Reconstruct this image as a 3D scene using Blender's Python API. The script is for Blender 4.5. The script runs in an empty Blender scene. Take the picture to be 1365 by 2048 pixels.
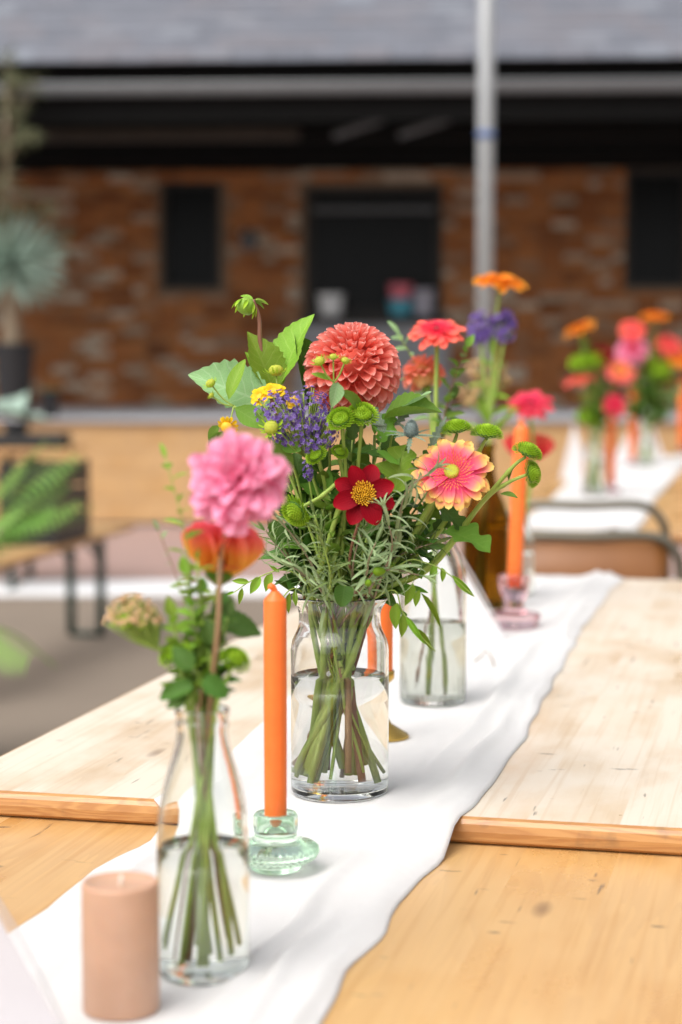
import bpy, math, random
from mathutils import Vector, Matrix

# ------------------------------------------------------------------ camera, sky, sun, exposure
SC = bpy.context.scene
COL = SC.collection
F, YH = 3800.0, 725.0                       # focal length and horizon row in photo pixels (1365 x 2048)
CAM = Vector((0.0, 0.0, 1.23))
TH = math.atan((1024 - YH) / F)

cam_data = bpy.data.cameras.new('camera')
cam = bpy.data.objects.new('camera', cam_data)
COL.objects.link(cam)
cam.location = CAM
cam.rotation_euler = (math.pi / 2 - TH, 0, 0)
cam_data.sensor_fit = 'VERTICAL'
cam_data.sensor_height = 36.0
cam_data.lens = 36.0 * F / 2048
cam_data.clip_start = 0.05
cam_data.clip_end = 3000
cam_data.dof.use_dof = True
cam_data.dof.focus_distance = 2.0
cam_data.dof.aperture_fstop = 3.3
cam_data.dof.aperture_blades = 0
SC.camera = cam

SUN_EL, SUN_AZ = math.radians(56), math.radians(-40)     # azimuth measured from -Y towards -X (behind camera, left)
world = bpy.data.worlds.new('World')
SC.world = world
world.use_nodes = True
wn, wl = world.node_tree.nodes, world.node_tree.links
sky = wn.new('ShaderNodeTexSky')
sky.sky_type = 'NISHITA'
sky.sun_disc = False
sky.sun_elevation = SUN_EL
sky.sun_rotation = math.radians(180 + 40)
sky.air_density = 1.0
sky.dust_density = 6.0
sky.ozone_density = 1.0
hs = wn.new('ShaderNodeHueSaturation')        # overcast: the blue is taken out of the whole sky evenly
hs.inputs['Saturation'].default_value = 0.22
wl.new(sky.outputs[0], hs.inputs['Color'])
bg = wn['Background']
bg.inputs['Strength'].default_value = 0.15
wl.new(hs.outputs[0], bg.inputs['Color'])

sun_data = bpy.data.lights.new('sun', 'SUN')
sun_data.energy = 1.1
sun_data.angle = math.radians(70)
sun_data.color = (1.0, 0.95, 0.88)
sun = bpy.data.objects.new('sun', sun_data)
COL.objects.link(sun)
sun_dir = Vector((-math.sin(math.radians(40)) * math.cos(SUN_EL), -math.cos(math.radians(40)) * math.cos(SUN_EL), math.sin(SUN_EL)))
sun.location = sun_dir * 30
sun.rotation_euler = (-sun_dir).to_track_quat('-Z', 'Y').to_euler()

SC.view_settings.view_transform = 'Standard'
SC.view_settings.look = 'None'
SC.view_settings.gamma = 1.0
SC.view_settings.exposure = 0.44
SC.view_settings.use_curve_mapping = False
SC.render.engine = 'CYCLES'
cy = SC.cycles
cy.use_denoising = True
cy.max_bounces = 32
cy.transmission_bounces = 32
cy.transparent_max_bounces = 16
cy.glossy_bounces = 8
cy.diffuse_bounces = 4
cy.blur_glossy = 0.4
cy.caustics_refractive = True
cy.caustics_reflective = True

# ------------------------------------------------------------------ helpers
RND = random.Random(5)
PI = math.pi
V = Vector


def ray(px, py):
    x, y, z = (px - 682.5) / F, 1.0, -(py - 1024) / F
    c, s = math.cos(TH), math.sin(TH)
    return V((x, y * c + z * s, -y * s + z * c))


def at(px, py, Y):
    r = ray(px, py)
    return CAM + r * (Y / r.y)


def on(px, py, z):
    r = ray(px, py)
    return CAM + r * ((z - CAM.z) / r.z)


def px2m(n, Y):
    return n * Y / F


WM = {}


def mk(name, data, parent=None, M=None):
    o = bpy.data.objects.new(name, data)
    COL.objects.link(o)
    M = M if M is not None else Matrix()
    if parent is not None:
        o.parent = parent
        o.matrix_basis = WM[parent.name].inverted() @ M
    else:
        o.matrix_basis = M
    WM[o.name] = M
    return o


def tag(o, label=None, cat=None, group=None, kind=None):
    if label: o['label'] = label
    if cat: o['category'] = cat
    if group: o['group'] = group
    if kind: o['kind'] = kind
    return o


def thing(name, label, cat, loc, rz=0.0, group=None):
    return tag(mk(name, None, None, Matrix.Translation(loc) @ Matrix.Rotation(rz, 4, 'Z')), label, cat, group)


class MB:
    """collects vertices and faces in world space; build() makes one mesh object"""
    def __init__(s):
        s.v, s.f, s.t, s.s = [], [], [], []

    def add(s, vs, fs, t=0.0, q=0.0):
        b = len(s.v)
        s.v += [V(p) for p in vs]
        s.f += [[i + b for i in f] for f in fs]
        s.t += list(t) if isinstance(t, (list, tuple)) else [t] * len(vs)
        s.s += list(q) if isinstance(q, (list, tuple)) else [q] * len(vs)
        return s

    def box(s, lo, hi, M=None, t=0.0):
        vs = [V((x, y, z)) for z in (lo[2], hi[2]) for y in (lo[1], hi[1]) for x in (lo[0], hi[0])]
        if M is not None: vs = [M @ p for p in vs]
        return s.add(vs, [(0, 2, 3, 1), (4, 5, 7, 6), (0, 1, 5, 4), (1, 3, 7, 5), (3, 2, 6, 7), (2, 0, 4, 6)], t)

    def tube(s, pts, rad, n=6, cap=True, t=None):
        pts = [V(p) for p in pts]
        m = len(pts)
        if not isinstance(rad, (list, tuple)): rad = [rad] * m
        vs, fs, tt = [], [], []
        d0 = (pts[1] - pts[0]).normalized()
        up = V((0, 0, 1)) if abs(d0.z) < 0.9 else V((1, 0, 0))
        a = d0.cross(up).normalized()
        for i, p in enumerate(pts):
            d = (pts[min(i + 1, m - 1)] - pts[max(i - 1, 0)])
            d = d.normalized() if d.length > 1e-9 else d0
            a = (a - d * a.dot(d))
            a = a.normalized() if a.length > 1e-6 else d.orthogonal().normalized()
            b = d.cross(a)
            for k in range(n):
                w = 2 * PI * k / n
                vs.append(p + (a * math.cos(w) + b * math.sin(w)) * rad[i])
                tt.append(i / (m - 1) if t is None else t)
        for i in range(m - 1):
            for k in range(n):
                k2 = (k + 1) % n
                fs.append((i * n + k, i * n + k2, (i + 1) * n + k2, (i + 1) * n + k))
        if cap:
            fs.append(tuple(reversed(range(n))))
            fs.append(tuple((m - 1) * n + k for k in range(n)))
        return s.add(vs, fs, tt)

    def lathe(s, prof, c, seg=48, ripple=None):
        """prof: list of (r, z) closed to the axis where r = 0"""
        vs, fs = [], []
        rings = []
        for r, z in prof:
            if r < 1e-6:
                rings.append([len(vs)]); vs.append(V((c[0], c[1], c[2] + z)))
            else:
                ring = []
                for k in range(seg):
                    w = 2 * PI * k / seg
                    rr = r if ripple is None else ripple(r, z, w)
                    ring.append(len(vs)); vs.append(V((c[0] + rr * math.cos(w), c[1] + rr * math.sin(w), c[2] + z)))
                rings.append(ring)
        for A, B in zip(rings, rings[1:]):
            if len(A) == 1 and len(B) == 1: continue
            for k in range(seg):
                k2 = (k + 1) % seg
                if len(A) == 1: fs.append((A[0], B[k2], B[k]))
                elif len(B) == 1: fs.append((A[k], A[k2], B[0]))
                else: fs.append((A[k], A[k2], B[k2], B[k]))
        return s.add(vs, fs)

    def merge(s, mesh_key, M):
        vs, fs, t, q = mesh_key
        return s.add([M @ p for p in vs], fs, t, q)

    def mesh(s, name, mat, M=None, smooth=True):
        inv = M.inverted() if M is not None else None
        me = bpy.data.meshes.new(name)
        me.from_pydata([tuple(inv @ p) if inv is not None else tuple(p) for p in s.v], [], s.f)
        a = me.attributes.new('t', 'FLOAT', 'POINT'); a.data.foreach_set('value', s.t)
        a = me.attributes.new('s', 'FLOAT', 'POINT'); a.data.foreach_set('value', s.s)
        if smooth: me.polygons.foreach_set('use_smooth', [True] * len(me.polygons))
        if mat is not None: me.materials.append(mat)
        me.update()
        return me

    def build(s, name, mat, parent=None, smooth=True, loc=None, sharp=None):
        M = WM[parent.name] if parent is not None else Matrix.Translation(loc if loc is not None else (0, 0, 0))
        me = s.mesh(name, mat, M, smooth)
        if sharp: me.set_sharp_from_angle(angle=math.radians(sharp))
        return mk(name, me, parent, M)


def bevel(o, w, seg=2):
    m = o.modifiers.new('bevel', 'BEVEL'); m.width = w; m.segments = seg; m.limit_method = 'ANGLE'
    return o


def spline(pts, n=8):
    """Catmull-Rom through pts"""
    pts = [V(p) for p in pts]
    P = [pts[0] * 2 - pts[1]] + pts + [pts[-1] * 2 - pts[-2]]
    out = []
    for i in range(1, len(P) - 2):
        a, b, c, d = P[i - 1:i + 3]
        for k in range(n):
            t = k / n
            out.append(0.5 * ((2 * b) + (c - a) * t + (2 * a - 5 * b + 4 * c - d) * t * t + (3 * b - a - 3 * c + d) * t ** 3))
    out.append(pts[-1])
    return out


def frame(d, nrm, p=(0, 0, 0), sx=1.0, sy=1.0, sz=1.0):
    """matrix whose Y runs along d and whose Z leans to nrm"""
    y = V(d).normalized()
    n = V(nrm)
    z = n - y * n.dot(y)
    z = z.normalized() if z.length > 1e-5 else y.orthogonal().normalized()
    x = y.cross(z)
    M = Matrix(((x.x * sx, y.x * sy, z.x * sz, p[0]), (x.y * sx, y.y * sy, z.y * sz, p[1]), (x.z * sx, y.z * sy, z.z * sz, p[2]), (0, 0, 0, 1)))
    return M


def zframe(axis, p, roll=0.0):
    z = V(axis).normalized()
    x = z.orthogonal().normalized()
    y = z.cross(x)
    M = Matrix(((x.x, y.x, z.x, p[0]), (x.y, y.y, z.y, p[1]), (x.z, y.z, z.z, p[2]), (0, 0, 0, 1)))
    return M @ Matrix.Rotation(roll, 4, 'Z')


# ------------------------------------------------------------------ materials
class N:
    def __init__(s, name):
        s.m = bpy.data.materials.new(name); s.m.use_nodes = True
        s.t = s.m.node_tree; s.t.nodes.clear()
        s.out = s.t.nodes.new('ShaderNodeOutputMaterial')

    def n(s, typ, **kw):
        nd = s.t.nodes.new('ShaderNode' + typ)
        for k, v in kw.items():
            if k in nd.inputs.keys(): nd.inputs[k].default_value = v
            else: setattr(nd, k, v)
        return nd

    def l(s, a, b): s.t.links.new(a, b)

    def coord(s, kind='Object', scale=(1, 1, 1), rot=(0, 0, 0)):
        c = s.n('TexCoord'); m = s.n('Mapping')
        m.inputs['Scale'].default_value = scale
        m.inputs['Rotation'].default_value = rot
        s.l(c.outputs[kind], m.inputs[0]); return m.outputs[0]

    def noise(s, vec, scale=5, detail=4, rough=0.55, dist=0.0):
        k = s.n('TexNoise', Scale=scale, Detail=detail, Roughness=rough, Distortion=dist)
        if vec is not None: s.l(vec, k.inputs['Vector'])
        return k.outputs['Fac']

    def ramp(s, fac, stops):
        r = s.n('ValToRGB'); e = r.color_ramp.elements
        while len(e) < len(stops): e.new(0.5)
        for i, (p, c) in enumerate(stops):
            e[i].position = p; e[i].color = (*c, 1) if len(c) == 3 else c
        s.l(fac, r.inputs[0]); return r.outputs[0]

    def mix(s, fac, a, b, mode='MIX'):
        m = s.n('Mix', data_type='RGBA', blend_type=mode)
        for sock, val in ((m.inputs[0], fac), (m.inputs[6], a), (m.inputs[7], b)):
            if hasattr(val, 'is_output'): s.l(val, sock)
            else: sock.default_value = val if not isinstance(val, tuple) or len(val) == 4 else (*val, 1)
        return m.outputs[2]

    def math(s, op, a, b=0.0, c=None):
        m = s.n('Math', operation=op)
        for i, val in enumerate((a, b) if c is None else (a, b, c)):
            if hasattr(val, 'is_output'): s.l(val, m.inputs[i])
            else: m.inputs[i].default_value = val
        return m.outputs[0]

    def attr(s, name):
        return s.n('Attribute', attribute_name=name).outputs['Fac']

    def bump(s, h, strength=0.3, dist=0.001):
        b = s.n('Bump', Strength=strength, Distance=dist)
        s.l(h, b.inputs['Height']); return b.outputs[0]

    def pbr(s, col, rough=0.5, normal=None, **kw):
        p = s.n('BsdfPrincipled')
        if hasattr(col, 'is_output'): s.l(col, p.inputs['Base Color'])
        else: p.inputs['Base Color'].default_value = (*col, 1)
        if hasattr(rough, 'is_output'): s.l(rough, p.inputs['Roughness'])
        else: p.inputs['Roughness'].default_value = rough
        if normal is not None: s.l(normal, p.inputs['Normal'])
        for k, v in kw.items():
            p.inputs[k.replace('_', ' ')].default_value = v
        return p

    def done(s, shader, transl=None, tcol=None):
        o = shader.outputs[0]
        if transl:
            t = s.n('BsdfTranslucent')
            if hasattr(tcol, 'is_output'): s.l(tcol, t.inputs[0])
            else: t.inputs[0].default_value = (*tcol, 1)
            mx = s.n('MixShader'); mx.inputs[0].default_value = transl
            s.l(o, mx.inputs[1]); s.l(t.outputs[0], mx.inputs[2]); o = mx.outputs[0]
        s.l(o, s.out.inputs['Surface']); return s.m


def plain(name, col, rough=0.5, var=0.25, scale=12, bump=0.0, coord='Object', **kw):
    k = N(name)
    v = k.coord(coord)
    f = k.noise(v, scale, 5)
    c = k.mix(f, tuple(x * (1 - var) for x in col), tuple(min(1, x * (1 + var)) for x in col))
    nm = k.bump(k.noise(v, scale * 6, 4), bump, 0.002) if bump else None
    return k.done(k.pbr(c, rough, nm, **kw))


def petal_mat(name, stops, rough=0.55, transl=0.3, streak=0.10, spec=0.25):
    k = N(name)
    t, q = k.attr('t'), k.attr('s')
    oi = k.n('ObjectInfo')
    c = k.ramp(t, stops)
    lines = k.math('SINE', k.math('MULTIPLY', q, 26.0))
    c = k.mix(k.math('MULTIPLY_ADD', lines, streak * 0.5, streak * 0.5), c, k.mix(1.0, c, (0.75, 0.62, 0.62), 'MULTIPLY'))
    hv = k.n('HueSaturation')
    k.l(c, hv.inputs['Color'])
    k.l(k.math('MULTIPLY_ADD', oi.outputs['Random'], 0.16, 0.92), hv.inputs['Value'])
    nz = k.noise(k.coord('Object'), 160, 3)
    nm = k.bump(k.math('ADD', k.math('MULTIPLY', lines, 0.5), nz), 0.18, 0.0006)
    return k.done(k.pbr(hv.outputs[0], rough, nm, Specular_IOR_Level=spec), transl, hv.outputs[0])


def leaf_mat(name, col, vein, rough=0.42, transl=0.28, vf=22.0, veins=0.55):
    k = N(name)
    t, q = k.attr('t'), k.attr('s')
    oi = k.n('ObjectInfo')
    aq = k.math('ABSOLUTE', q)
    mid = k.math('LESS_THAN', aq, 0.05)
    side = k.math('SINE', k.math('MULTIPLY', k.math('SUBTRACT', t, k.math('MULTIPLY', aq, 0.22)), vf * 2.2))
    side = k.math('POWER', k.math('MAXIMUM', side, 0.0), 10.0)
    vn = k.math('MULTIPLY', k.math('MAXIMUM', mid, side), veins)
    nz = k.noise(k.coord('Object'), 90, 4)
    base = k.mix(nz, tuple(x * 0.7 for x in col), tuple(min(1, x * 1.3) for x in col))
    c = k.mix(vn, base, vein)
    hv = k.n('HueSaturation')
    k.l(c, hv.inputs['Color'])
    k.l(k.math('MULTIPLY_ADD', oi.outputs['Random'], 0.5, 0.75), hv.inputs['Value'])
    k.l(k.math('MULTIPLY_ADD', oi.outputs['Random'], 0.03, 0.485), hv.inputs['Hue'])
    nm = k.bump(k.math('SUBTRACT', nz, k.math('MULTIPLY', vn, 1.2)), 0.35, 0.0008)
    return k.done(k.pbr(hv.outputs[0], rough + 0.08, nm, Specular_IOR_Level=0.3), transl, hv.outputs[0])


def glass(name, col=(1, 1, 1), ior=1.48, rough=0.0):
    k = N(name)
    g = k.n('BsdfGlass', IOR=ior, Roughness=rough)
    g.inputs['Color'].default_value = (*col, 1)
    return k.done(g)


def wood_top(name, lo, hi, pale, wear, rough=0.3):
    k = N(name)
    v = k.coord('Object')
    sep = k.n('SeparateXYZ'); k.l(v, sep.inputs[0])
    lam = k.math('FLOOR', k.math('DIVIDE', sep.outputs[1], 0.093))
    wn_ = k.n('TexWhiteNoise', noise_dimensions='1D'); k.l(lam, wn_.inputs['W'])
    off = k.n('CombineXYZ'); k.l(k.math('MULTIPLY', wn_.outputs['Value'], 7.0), off.inputs[2])
    va = k.n('VectorMath', operation='ADD'); k.l(v, va.inputs[0]); k.l(off.outputs[0], va.inputs[1])
    def mp(sc):
        m = k.n('Mapping'); m.inputs['Scale'].default_value = sc; k.l(va.outputs[0], m.inputs[0]); return m.outputs[0]
    broad = k.noise(mp((0.9, 11, 1)), 1.3, 3, 0.5, 0.8)
    rings = k.math('FRACT', k.math('MULTIPLY', broad, 9.0))
    fine = k.noise(mp((6, 260, 1)), 1.0, 4, 0.6)
    c = k.mix(rings, lo, hi)
    c = k.mix(k.math('MULTIPLY', fine, 0.6), c, lo)
    c = k.mix(k.math('MULTIPLY', wn_.outputs['Value'], 0.6), c, hi)
    # bleached wear, pale and patchy
    w1 = k.ramp(k.noise(mp((2.2, 4.2, 1)), 1.4, 6, 0.62), [(0.28, (0, 0, 0)), (0.55, (1, 1, 1))])
    c = k.mix(k.math('MULTIPLY', w1, wear), c, pale)
    gl = k.ramp(k.noise(mp((3, 130, 1)), 1.0, 3, 0.55, 0.3), [(0.52, (0, 0, 0)), (0.66, (1, 1, 1))])
    c = k.mix(k.math('MULTIPLY', gl, 0.28), c, lo)
    # knots
    vor = k.n('TexVoronoi', feature='F1', Scale=1.0); k.l(mp((3.0, 9.0, 1)), vor.inputs['Vector'])
    kn = k.ramp(vor.outputs['Distance'], [(0.05, (1, 1, 1)), (0.11, (0, 0, 0))])
    c = k.mix(k.math('MULTIPLY', kn, 0.65), c, (0.16, 0.075, 0.03))
    # dents and scratches
    sc1 = k.ramp(k.noise(mp((60, 16, 1)), 1.0, 3, 0.5), [(0.69, (0, 0, 0)), (0.73, (1, 1, 1))])
    sc2 = k.ramp(k.noise(mp((9, 90, 1)), 1.0, 2, 0.5), [(0.70, (0, 0, 0)), (0.74, (1, 1, 1))])
    sc = k.math('MAXIMUM', sc1, sc2)
    c = k.mix(k.math('MULTIPLY', sc, 0.7), c, (0.10, 0.075, 0.055))
    h = k.math('SUBTRACT', k.math('MULTIPLY', fine, 0.5), sc)
    rg = k.math('MULTIPLY_ADD', w1, 0.14, rough)
    return k.done(k.pbr(c, rg, k.bump(h, 0.35, 0.0008), Specular_IOR_Level=0.8))


M = {}
M['top1'] = wood_top('worn_pale_pine', (0.56, 0.37, 0.19), (0.70, 0.52, 0.32), (0.78, 0.70, 0.585), 0.9, 0.24)
M['top0'] = wood_top('honey_pine', (0.45, 0.21, 0.05), (0.62, 0.335, 0.095), (0.68, 0.47, 0.24), 0.5, 0.2)
k = N('pine_end_edge')
v = k.coord('Object', (1, 1, 1))
gf = k.math('MULTIPLY_ADD', k.math('SINE', k.math('MULTIPLY', k.noise(k.coord('Object', (2.5, 3, 30)), 1.6, 4, 0.5, 0.6), 60.0)), 0.5, 0.5)
c = k.mix(gf, (0.44, 0.205, 0.07), (0.54, 0.28, 0.10))
c = k.mix(k.math('MULTIPLY', k.ramp(k.noise(v, 26, 4), [(0.55, (0, 0, 0)), (0.7, (1, 1, 1))]), 0.5), c, (0.16, 0.10, 0.06))
M['edge'] = k.done(k.pbr(c, 0.3, k.bump(k.noise(v, 90, 4), 0.15, 0.0006)))
M['bench'] = wood_top('bench_pine', (0.42, 0.23, 0.08), (0.60, 0.36, 0.14), (0.62, 0.45, 0.26), 0.25, 0.35)

k = N('white_cotton')
v = k.coord('Object')
w1 = k.n('TexWave', Scale=420.0, Distortion=0.6); k.l(v, w1.inputs['Vector'])
w2 = k.n('TexWave', bands_direction='Y', Scale=420.0, Distortion=0.6); k.l(v, w2.inputs['Vector'])
nz = k.noise(v, 60, 5)
big = k.noise(v, 9, 6, 0.62, 1.2)
hh = k.math('ADD', k.math('MULTIPLY', k.math('ADD', w1.outputs['Fac'], w2.outputs['Fac']), 0.12), k.math('ADD', k.math('MULTIPLY', nz, 0.5), k.math('MULTIPLY', big, 3.0)))
col = k.mix(nz, (0.84, 0.83, 0.82), (0.89, 0.88, 0.87))
M['cloth'] = k.done(k.pbr(col, 0.95, k.bump(hh, 0.4, 0.003), Specular_IOR_Level=0.1, Sheen_Weight=0.15), 0.22, (0.82, 0.8, 0.8))
k = N('white_card')
M['card'] = k.done(k.pbr(k.mix(k.noise(k.coord('Object'), 30, 4), (0.78, 0.76, 0.77), (0.84, 0.82, 0.83)), 0.85), 0.15, (0.8, 0.78, 0.78))


k = N('white_card_shade')
M['card_shade'] = k.done(k.pbr(k.mix(k.noise(k.coord('Object'), 30, 4), (0.56, 0.53, 0.55), (0.62, 0.59, 0.61)), 0.9))  # darker copy of the white card, its shaded face painted into the colour


def wax(name, col, sss=0.35):
    k = N(name)
    v = k.coord('Object')
    f = k.noise(v, 40, 5)
    c = k.mix(f, tuple(x * 0.84 for x in col), tuple(min(1, x * 1.1) for x in col))
    c = k.mix(k.math('MULTIPLY', k.ramp(k.noise(k.coord('Object', (1, 1, 0.35)), 28, 5, 0.65), [(0.55, (0, 0, 0)), (0.75, (1, 1, 1))]), 0.22), c, tuple(min(1, x * 0.8 + 0.2) for x in col))
    p = k.pbr(c, 0.42, k.bump(k.noise(v, 70, 4), 0.12, 0.0008), Subsurface_Weight=sss, Subsurface_Scale=0.004, Specular_IOR_Level=0.4)
    p.inputs['Subsurface Radius'].default_value = (1.0, 0.35, 0.15)
    return k.done(p)


M['wax_orange'] = wax('orange_wax', (0.93, 0.20, 0.035))
M['wax_peach'] = wax('peach_wax', (0.56, 0.335, 0.225), 0.2)
M['wick'] = plain('wick', (0.85, 0.8, 0.72), 0.9)
M['glass'] = glass('clear_glass', (0.985, 0.99, 0.988))
M['glass_bottle'] = glass('pale_bottle_glass', (0.985, 0.995, 0.988), 1.5)
M['glass_green'] = glass('green_pressed_glass', (0.90, 0.975, 0.91), 1.5, 0.05)
M['glass_pink'] = glass('pink_pressed_glass', (0.97, 0.83, 0.84), 1.5, 0.03)
M['glass_amber'] = glass('amber_glass', (0.66, 0.50, 0.15), 1.5)
M['water'] = glass('water', (0.995, 0.993, 0.98), 1.333)
k = N('cloudy_water')
g = k.n('BsdfGlass', IOR=1.333, Roughness=0.05); g.inputs['Color'].default_value = (0.97, 0.97, 0.94, 1)
M['cloudy'] = k.done(g, 0.16, (0.95, 0.94, 0.88))
M['brass'] = plain('brass', (0.62, 0.40, 0.10), 0.22, 0.1, 20, 0.05, Metallic=1.0)
M['steel_green'] = plain('green_painted_steel', (0.012, 0.045, 0.036), 0.4)
M['tube'] = plain('chair_tube', (0.21, 0.19, 0.145), 0.4, 0.15, 20, 0, Metallic=0.6)
M['ply'] = plain('chair_plywood', (0.25, 0.10, 0.03), 0.4, 0.25, 8, 0.05)
M['black'] = plain('black_plastic', (0.014, 0.014, 0.016), 0.45)
M['pole'] = plain('galvanised_pole', (0.36, 0.37, 0.38), 0.42, 0.1, 15, 0, Metallic=0.25)
M['blue'] = plain('blue_tape', (0.10, 0.16, 0.34), 0.6)
M['soil'] = plain('soil', (0.05, 0.03, 0.02), 0.95, 0.4, 40, 0.5)

# petals
CORAL = (0.86, 0.165, 0.13)
M['p_ball'] = petal_mat('coral_ball_petal', [(0.0, (0.72, 0.11, 0.07)), (0.5, (0.90, 0.25, 0.19)), (0.85, (0.94, 0.36, 0.30)), (1.0, (0.96, 0.50, 0.44))], 0.5, 0.25, 0.1)
M['p_pink'] = petal_mat('pink_dahlia_petal', [(0.0, (0.82, 0.06, 0.10)), (0.35, (0.90, 0.17, 0.36)), (1.0, (0.95, 0.45, 0.63))], 0.55, 0.3)
M['p_red'] = petal_mat('crimson_petal', [(0.0, (0.09, 0.0005, 0.006)), (0.5, (0.22, 0.001, 0.009)), (1.0, (0.30, 0.002, 0.011))], 0.6, 0.12, 0.3, 0.1)
M['p_bi'] = petal_mat('pink_yellow_gerbera_petal', [(0.0, (0.82, 0.05, 0.18)), (0.55, (0.90, 0.10, 0.25)), (0.76, (0.94, 0.25, 0.24)), (0.88, (0.96, 0.52, 0.17)), (1.0, (0.95, 0.75, 0.20))], 0.5, 0.28, 0.12)
M['p_bi_in'] = petal_mat('gerbera_inner_floret', [(0.0, (0.85, 0.62, 0.08)), (0.5, (0.92, 0.16, 0.14)), (1.0, (0.95, 0.30, 0.28))], 0.55, 0.25)
M['p_coral'] = petal_mat('coral_gerbera_petal', [(0.0, (0.80, 0.02, 0.07)), (0.45, (0.90, 0.08, 0.10)), (1.0, (0.94, 0.19, 0.12))], 0.5, 0.28)
M['p_hot'] = petal_mat('hot_pink_gerbera_petal', [(0.0, (0.72, 0.01, 0.08)), (0.5, (0.88, 0.035, 0.13)), (1.0, (0.93, 0.11, 0.15))], 0.5, 0.28)
M['p_orange'] = petal_mat('orange_gerbera_petal', [(0.0, (0.85, 0.12, 0.015)), (0.55, (0.92, 0.22, 0.015)), (1.0, (0.93, 0.42, 0.025))], 0.5, 0.28)
M['p_flame'] = petal_mat('flame_petal', [(0.0, (0.93, 0.55, 0.08)), (0.4, (0.94, 0.42, 0.08)), (0.65, (0.94, 0.24, 0.13)), (1.0, (0.92, 0.11, 0.19))], 0.5, 0.3)
M['p_zinnia'] = petal_mat('soft_coral_petal', [(0.0, (0.85, 0.50, 0.20)), (0.6, (0.90, 0.27, 0.18)), (1.0, (0.92, 0.36, 0.28))], 0.55, 0.28)
M['p_yellow'] = petal_mat('yellow_petal', [(0.0, (0.80, 0.38, 0.01)), (1.0, (0.92, 0.66, 0.015))], 0.5, 0.25)
M['p_santini'] = petal_mat('lime_mum_petal', [(0.0, (0.20, 0.36, 0.015)), (0.55, (0.36, 0.58, 0.03)), (1.0, (0.52, 0.74, 0.07))], 0.5, 0.25)
M['p_purple'] = petal_mat('violet_floret', [(0.0, (0.075, 0.04, 0.19)), (0.55, (0.17, 0.10, 0.38)), (1.0, (0.40, 0.30, 0.62))], 0.6, 0.25)
M['p_tan'] = petal_mat('tan_sedum_floret', [(0.0, (0.42, 0.36, 0.10)), (0.5, (0.66, 0.42, 0.22)), (1.0, (0.78, 0.52, 0.34))], 0.7, 0.25)
M['eye_yellow'] = plain('yellow_stamens', (0.86, 0.46, 0.02), 0.6, 0.3, 200)
M['eye_lime'] = plain('lime_disk', (0.46, 0.50, 0.04), 0.6, 0.3, 300, 0.6)
M['eye_dark'] = plain('dark_disk', (0.20, 0.03, 0.03), 0.7, 0.3, 300, 0.5)
M['thistle'] = plain('sea_holly_cone', (0.24, 0.31, 0.30), 0.6, 0.35, 200)
# leaves and stems
M['l_fresh'] = leaf_mat('fresh_green_leaf', (0.23, 0.40, 0.035), (0.36, 0.5, 0.10), veins=0.35)
M['l_pale'] = leaf_mat('pale_blue_green_leaf', (0.27, 0.44, 0.19), (0.45, 0.58, 0.36), 0.5, veins=0.35)
M['l_dark'] = leaf_mat('dark_green_leaf', (0.078, 0.18, 0.026), (0.15, 0.27, 0.06), 0.36, veins=0.3)
M['l_mid'] = leaf_mat('mid_green_leaf', (0.155, 0.31, 0.034), (0.25, 0.39, 0.08), 0.4, veins=0.3)
M['l_silver'] = leaf_mat('silver_leaf', (0.32, 0.42, 0.21), (0.42, 0.5, 0.3), 0.7, 0.25)
M['l_rosemary'] = leaf_mat('rosemary_needle', (0.19, 0.28, 0.08), (0.34, 0.4, 0.22), 0.5, 0.2)
M['l_yucca'] = leaf_mat('blue_green_spike', (0.40, 0.52, 0.44), (0.46, 0.56, 0.5), 0.5, 0.15)
M['l_frond'] = leaf_mat('bright_frond', (0.24, 0.42, 0.09), (0.36, 0.5, 0.16), 0.5, 0.35)
M['l_olive'] = leaf_mat('olive_leaf', (0.10, 0.105, 0.05), (0.16, 0.16, 0.1), 0.55, 0.15)
M['l_holly'] = leaf_mat('sea_holly_bract', (0.21, 0.29, 0.20), (0.38, 0.44, 0.34), 0.5, 0.1)


def stem_mat(name, a, b):
    k = N(name)
    c = k.mix(k.noise(k.coord('Object', (60, 60, 12)), 2.0, 4), a, b)
    return k.done(k.pbr(c, 0.45, k.bump(k.noise(k.coord('Object', (300, 300, 20)), 1.0, 3), 0.2, 0.0006), Specular_IOR_Level=0.4))


M['s_green'] = stem_mat('green_stem', (0.21, 0.33, 0.045), (0.40, 0.52, 0.12))
M['s_dark'] = stem_mat('dark_green_stem', (0.07, 0.14, 0.02), (0.16, 0.25, 0.05))
M['s_brown'] = stem_mat('brown_stem', (0.20, 0.11, 0.05), (0.36, 0.22, 0.11))
M['s_red'] = stem_mat('reddish_stem', (0.17, 0.06, 0.035), (0.32, 0.16, 0.10))
M['s_wood'] = stem_mat('woody_twig', (0.22, 0.16, 0.10), (0.38, 0.30, 0.21))

# ------------------------------------------------------------------ the ground
k = N('tan_concrete')
v = k.coord('Object')
c = k.mix(k.noise(v, 1.2, 6), (0.18, 0.14, 0.105), (0.275, 0.222, 0.172))
c = k.mix(k.math('MULTIPLY', k.noise(v, 45, 4), 0.3), c, (0.13, 0.11, 0.095))
M['concrete'] = k.done(k.pbr(c, 0.85, k.bump(k.noise(v, 60, 5), 0.3, 0.004)))
k = N('pink_paving')
v = k.coord('Object', (5, 10, 1))
br = k.n('TexBrick', Scale=1.0); k.l(v, br.inputs['Vector'])
br.inputs['Color1'].default_value = (0.40, 0.25, 0.21, 1); br.inputs['Color2'].default_value = (0.33, 0.21, 0.185, 1); br.inputs['Mortar'].default_value = (0.26, 0.2, 0.18, 1)
M['pavers'] = k.done(k.pbr(k.mix(k.math('MULTIPLY', k.noise(k.coord('Object'), 3, 5), 0.5), br.outputs[0], (0.36, 0.26, 0.23)), 0.85))
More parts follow.
